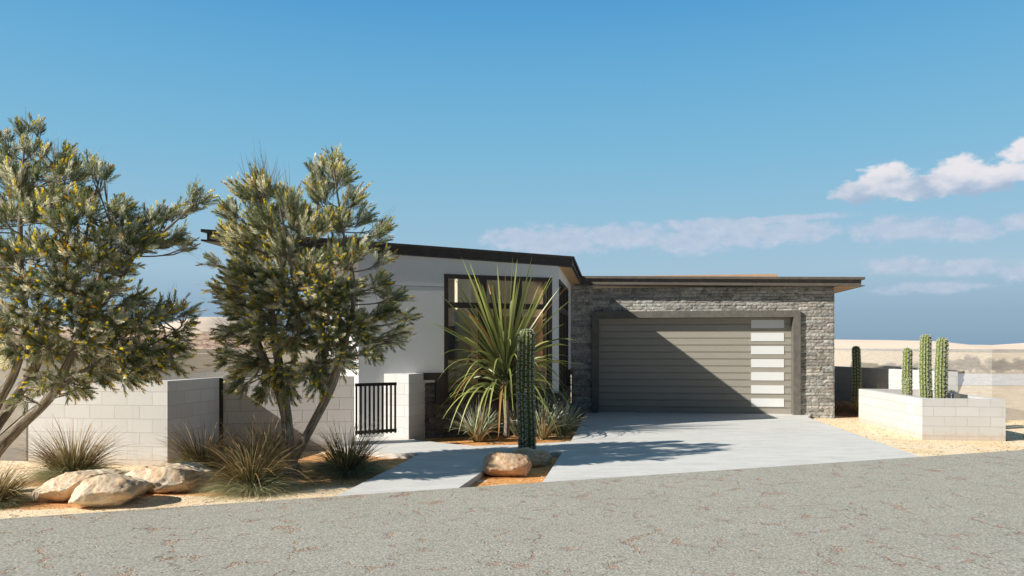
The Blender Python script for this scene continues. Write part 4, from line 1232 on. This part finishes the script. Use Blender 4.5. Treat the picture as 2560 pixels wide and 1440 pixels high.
# ================================================================ flax-like plants
def strap_plant(label, base, h, n, seed, spread, group):
    rs = np.random.RandomState(seed); lf = LM()
    an = rs.rand(n) * 6.283; rr = np.sqrt(rs.rand(n))
    up = nrm_(np.c_[np.cos(an) * rr * spread, np.sin(an) * rr * spread, np.ones(n)])
    st = np.c_[np.cos(an) * rr * .07, np.sin(an) * rr * .07, np.zeros(n)]
    L = h * rs.uniform(.55, 1.05, (n, 1)) * (1.05 - .25 * rr[:, None]); out = np.c_[np.cos(an), np.sin(an), np.zeros(n)]
    k = 7; T = np.linspace(0, 1, k); dr = rs.uniform(.1, .9, (n, 1)) * (rr[:, None] ** 1.5)
    P = np.stack([st + up * L * t + out * L * dr * t * t * .6 - np.array([0, 0, 1.]) * L * dr * t ** 2.6 * .75 for t in T], 1)
    P[:, :, 2] = np.maximum(P[:, :, 2], .005)
    tang = nrm_(np.cross(up, out) + rs.normal(size=(n, 3)) * .35)
    prof = np.array([.7, .95, 1, .92, .75, .45, .05]) * .0125
    Wd = np.stack([tang * prof[i] for i in range(k)], 1)
    j = rs.uniform(.7, 1.2, (n, 1))
    pale = (rs.rand(n, 1) < .5)
    c0 = np.where(pale, np.array([.36, .39, .27]), np.array([.15, .21, .11])) * j; c1 = np.where(pale, np.array([.72, .69, .55]), np.array([.30, .36, .22])) * j
    lf.strips(P, Wd, c0, c1)
    # pale margin stripes
    lf.strips(P + Wd * .75 + np.array([0, -.0015, .001]), Wd * .28, c1 * 1.1, c1 * 1.2)
    o = lf.build('flax_plant', [M['strap']]); o.location = base
    return tag(o, label, 'plant', group)
fg = 'variegated flax plants under the window'
strap_plant('silvery flax plant nearest the path, left of the slim trunk', gp(1193, 1105), .92, 230, 1, .62, fg)
strap_plant('flax plant behind the silvery one, against the stone plinth left of the trunk', gp(1235, 1085), .90, 150, 2, .55, fg)
strap_plant('flax plant half hidden between the slim trunk and the tall cactus', gp(1296, 1090), .85, 120, 3, .60, fg)
strap_plant('pale flax plant just right of the tall cactus', gp(1357, 1099), .95, 190, 4, .55, fg)
strap_plant('rightmost flax plant beside the driveway edge', gp(1405, 1090), .90, 150, 5, .62, fg)

# ================================================================ spiky palm-like plant
bq = ground(1266, 1095, GZ)
cord = empty('cordyline', 'spiky green cordyline with arching strap leaves on a slim trunk before the window', 'plant', (bq[0], bq[1], GZ))
mb = MB()
D0 = bq[1]
tube(mb, [at(1266, 1098, D0), at(1268, 1050, D0), at(1264, 1000, D0), at(1262, 940, D0), at(1265, 880, D0)], [.062, .055, .060, .065, .04], 14, 4)
o = mb.build('trunk', M['palmbark'], cord, smooth=True); o.matrix_parent_inverse = Matrix.Translation(-Vector(cord.location))
rs = np.random.RandomState(8); lf = LM()
n = 190
q = np.linspace(0, 1, n)                        # 0 = oldest, lowest leaf
an = np.arange(n) * 2.39996 + rs.rand(n) * .3
zc = np.interp(q, [0, 1], [at(0, 1000, D0)[2], at(0, 900, D0)[2]])
x0 = at(1264, 950, D0)[0]
el_ = np.radians(np.interp(q, [0, .25, .5, .8, 1], [30, 38, 47, 60, 73]) + rs.normal(size=n) * 9)
L = np.interp(q, [0, .3, .7, 1], [2.15, 2.25, 2.25, 2.15]) * rs.uniform(.78, 1.06, n)
hd = np.c_[np.cos(an), np.sin(an), np.zeros(n)]
dr_ = nrm_(hd * np.cos(el_)[:, None] + np.array([0, 0, 1.]) * np.sin(el_)[:, None])
st = np.c_[np.full(n, x0), np.full(n, D0), zc] + hd * .05
k = 11; T = np.linspace(0, 1, k)
dro = np.interp(q, [0, .35, .6, .8, 1], [1.32, 1.08, .62, .20, .03]) * rs.uniform(.7, 1.15, n)
Lc = L[:, None]
P = np.stack([st + dr_ * Lc * t * (1 - .18 * dro[:, None] * t) - np.array([0, 0, 1.]) * Lc * dro[:, None] * t ** 2.1 * .62 for t in T], 1)
P[:, :, 2] = np.maximum(P[:, :, 2], .1)
tg = nrm_(np.cross(dr_, np.array([0, 0, 1.])) + 1e-6)
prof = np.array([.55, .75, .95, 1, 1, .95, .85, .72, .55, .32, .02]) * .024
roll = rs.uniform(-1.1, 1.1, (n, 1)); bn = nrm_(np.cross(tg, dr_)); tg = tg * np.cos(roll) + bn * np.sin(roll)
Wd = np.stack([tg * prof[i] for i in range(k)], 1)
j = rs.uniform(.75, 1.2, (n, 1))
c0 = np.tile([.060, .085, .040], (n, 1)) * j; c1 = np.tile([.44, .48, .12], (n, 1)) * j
brown = rs.rand(n) < .09
c1[brown] = np.array([.62, .30, .08])
# two half strips with a slight fold along the midrib
fold = np.array([0, 0, 1.]) * .35
for sgn in (-1, 1):
    half_ = Wd * .5
    lift = np.abs(prof)[None, :, None] * .35 * np.array([0, 0, 1.])
    Pm = P + half_ * sgn + lift * .5
    Wk = half_ + sgn * lift * .5
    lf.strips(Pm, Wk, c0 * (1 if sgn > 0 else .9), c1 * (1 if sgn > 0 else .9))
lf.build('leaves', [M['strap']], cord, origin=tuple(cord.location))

# ================================================================ far shrubs
sg_ = 'grey green shrubs in a row beyond the right neighbour'
def shrub(label, x, y, wdt, h, seed):
    rs = np.random.RandomState(seed); lf = LM(); n = 2600
    cs = np.c_[rs.uniform(-.5, .5, 9) * wdt, rs.uniform(-.35, .35, 9) * wdt, rs.uniform(.25, .8, 9) * h]
    ci = rs.randint(0, 9, n); P = cs[ci] + nrm_(rs.normal(size=(n, 3))) * rs.rand(n, 1) ** .5 * np.array([.20 * wdt, .2 * wdt, .24 * h])
    P[:, 2] = np.maximum(P[:, 2], .02)
    dv = nrm_(rs.normal(size=(n, 3)) + [0, 0, .4]) * .05; wv = nrm_(np.cross(dv, rs.normal(size=(n, 3)))) * .022
    c = np.array([.07, .085, .065]) * rs.uniform(.6, 1.3, (n, 1))
    lf.strips(np.stack([P, P + dv], 1), np.stack([wv, wv * .4], 1), c, c)
    st = np.zeros((9, 3)); lf.strips(np.stack([st, cs], 1), np.tile([.015, 0, 0], (9, 2, 1)), np.tile([.15, .12, .1], (9, 1)), np.tile([.15, .12, .1], (9, 1)))
    o = lf.build('shrub', [M['leaf']]); o.location = (x, y, GZ); return tag(o, label, 'shrub', sg_)
specs = [(2232, 1.6, .75, 'small dark shrub left of the planter cacti'), (2283, 1.4, .95, 'shrub seen between the slim cactus and the two tall ones'), (2374, 1.0, 1.0, 'shrub just right of the tall planter cacti'),
         (2408, 1.5, .95, 'low shrub beyond the end of the white side wall'), (2427, 1.2, 1.25, 'taller shrub, first of a close pair beyond the salt flat'), (2446, 1.5, 1.35, 'tallest shrub of the row beyond the salt flat'),
         (2472, 1.3, 1.05, 'round shrub next to the edge of the tan volume'), (2491, 1.1, 1.0, 'shrub seen just inside the tan volume edge'), (2508, 1.1, .95, 'narrow shrub above the right corner of the planter'),
         (2538, 1.6, .75, 'low shrub second from the right edge'), (2560, 1.4, 1.1, 'shrub cut by the right edge of the view')]
for k, (px, wd_, h_, lb) in enumerate(specs):
    D_ = 50.0 + (k % 3) * .6
    shrub(lb, (px - 1280) / 1855 * D_, D_, wd_, h_, 40 + k)

# ================================================================ loose chips on the gravel
rs = np.random.RandomState(5); lf = LM(); n = 15000
X = rs.uniform(-8, 14, n); Y = rs.uniform(8, 20, n)
RE = np.array(RE0); rdv = np.array(rd)
side = (X - RE[0]) * (-rdv[1]) + (Y - RE[1]) * rdv[0]
keep = side > .05
X, Y = X[keep], Y[keep]; n = len(X)
def inside(poly, X, Y):
    c = np.zeros(len(X), bool); m = len(poly)
    for i in range(m):
        x1, y1 = poly[i]; x2, y2 = poly[(i + 1) % m]
        cond = ((y1 > Y) != (y2 > Y)) & (X < (x2 - x1) * (Y - y1) / (y2 - y1 + 1e-12) + x1)
        c ^= cond
    return c
P = np.c_[X, Y, np.full(n, GZ + .006)]
an = rs.rand(n) * 6.283; ln = rs.uniform(.006, .02, (n, 1))
dv = np.c_[np.cos(an), np.sin(an), rs.uniform(-.2, .5, n)] * ln; wv = np.c_[-np.sin(an), np.cos(an), rs.uniform(-.3, .3, n)] * ln * rs.uniform(.25, .5, (n, 1))
dk = rs.rand(n, 1)
c = np.where(dk < .45, np.array([.10, .05, .03]), np.where(dk < .7, np.array([.40, .20, .08]), np.array([.90, .72, .46])))
lf.strips(np.stack([P - dv, P, P + dv], 1) + np.array([[[0, 0, 0], [0, 0, .008], [0, 0, 0]]]), np.stack([wv * .3, wv, wv * .3], 1), c, c)
tag(lf.build('gravel_chips', [M['chip']]), 'loose dark and pale chips scattered over the cream gravel', 'gravel', kind='stuff')
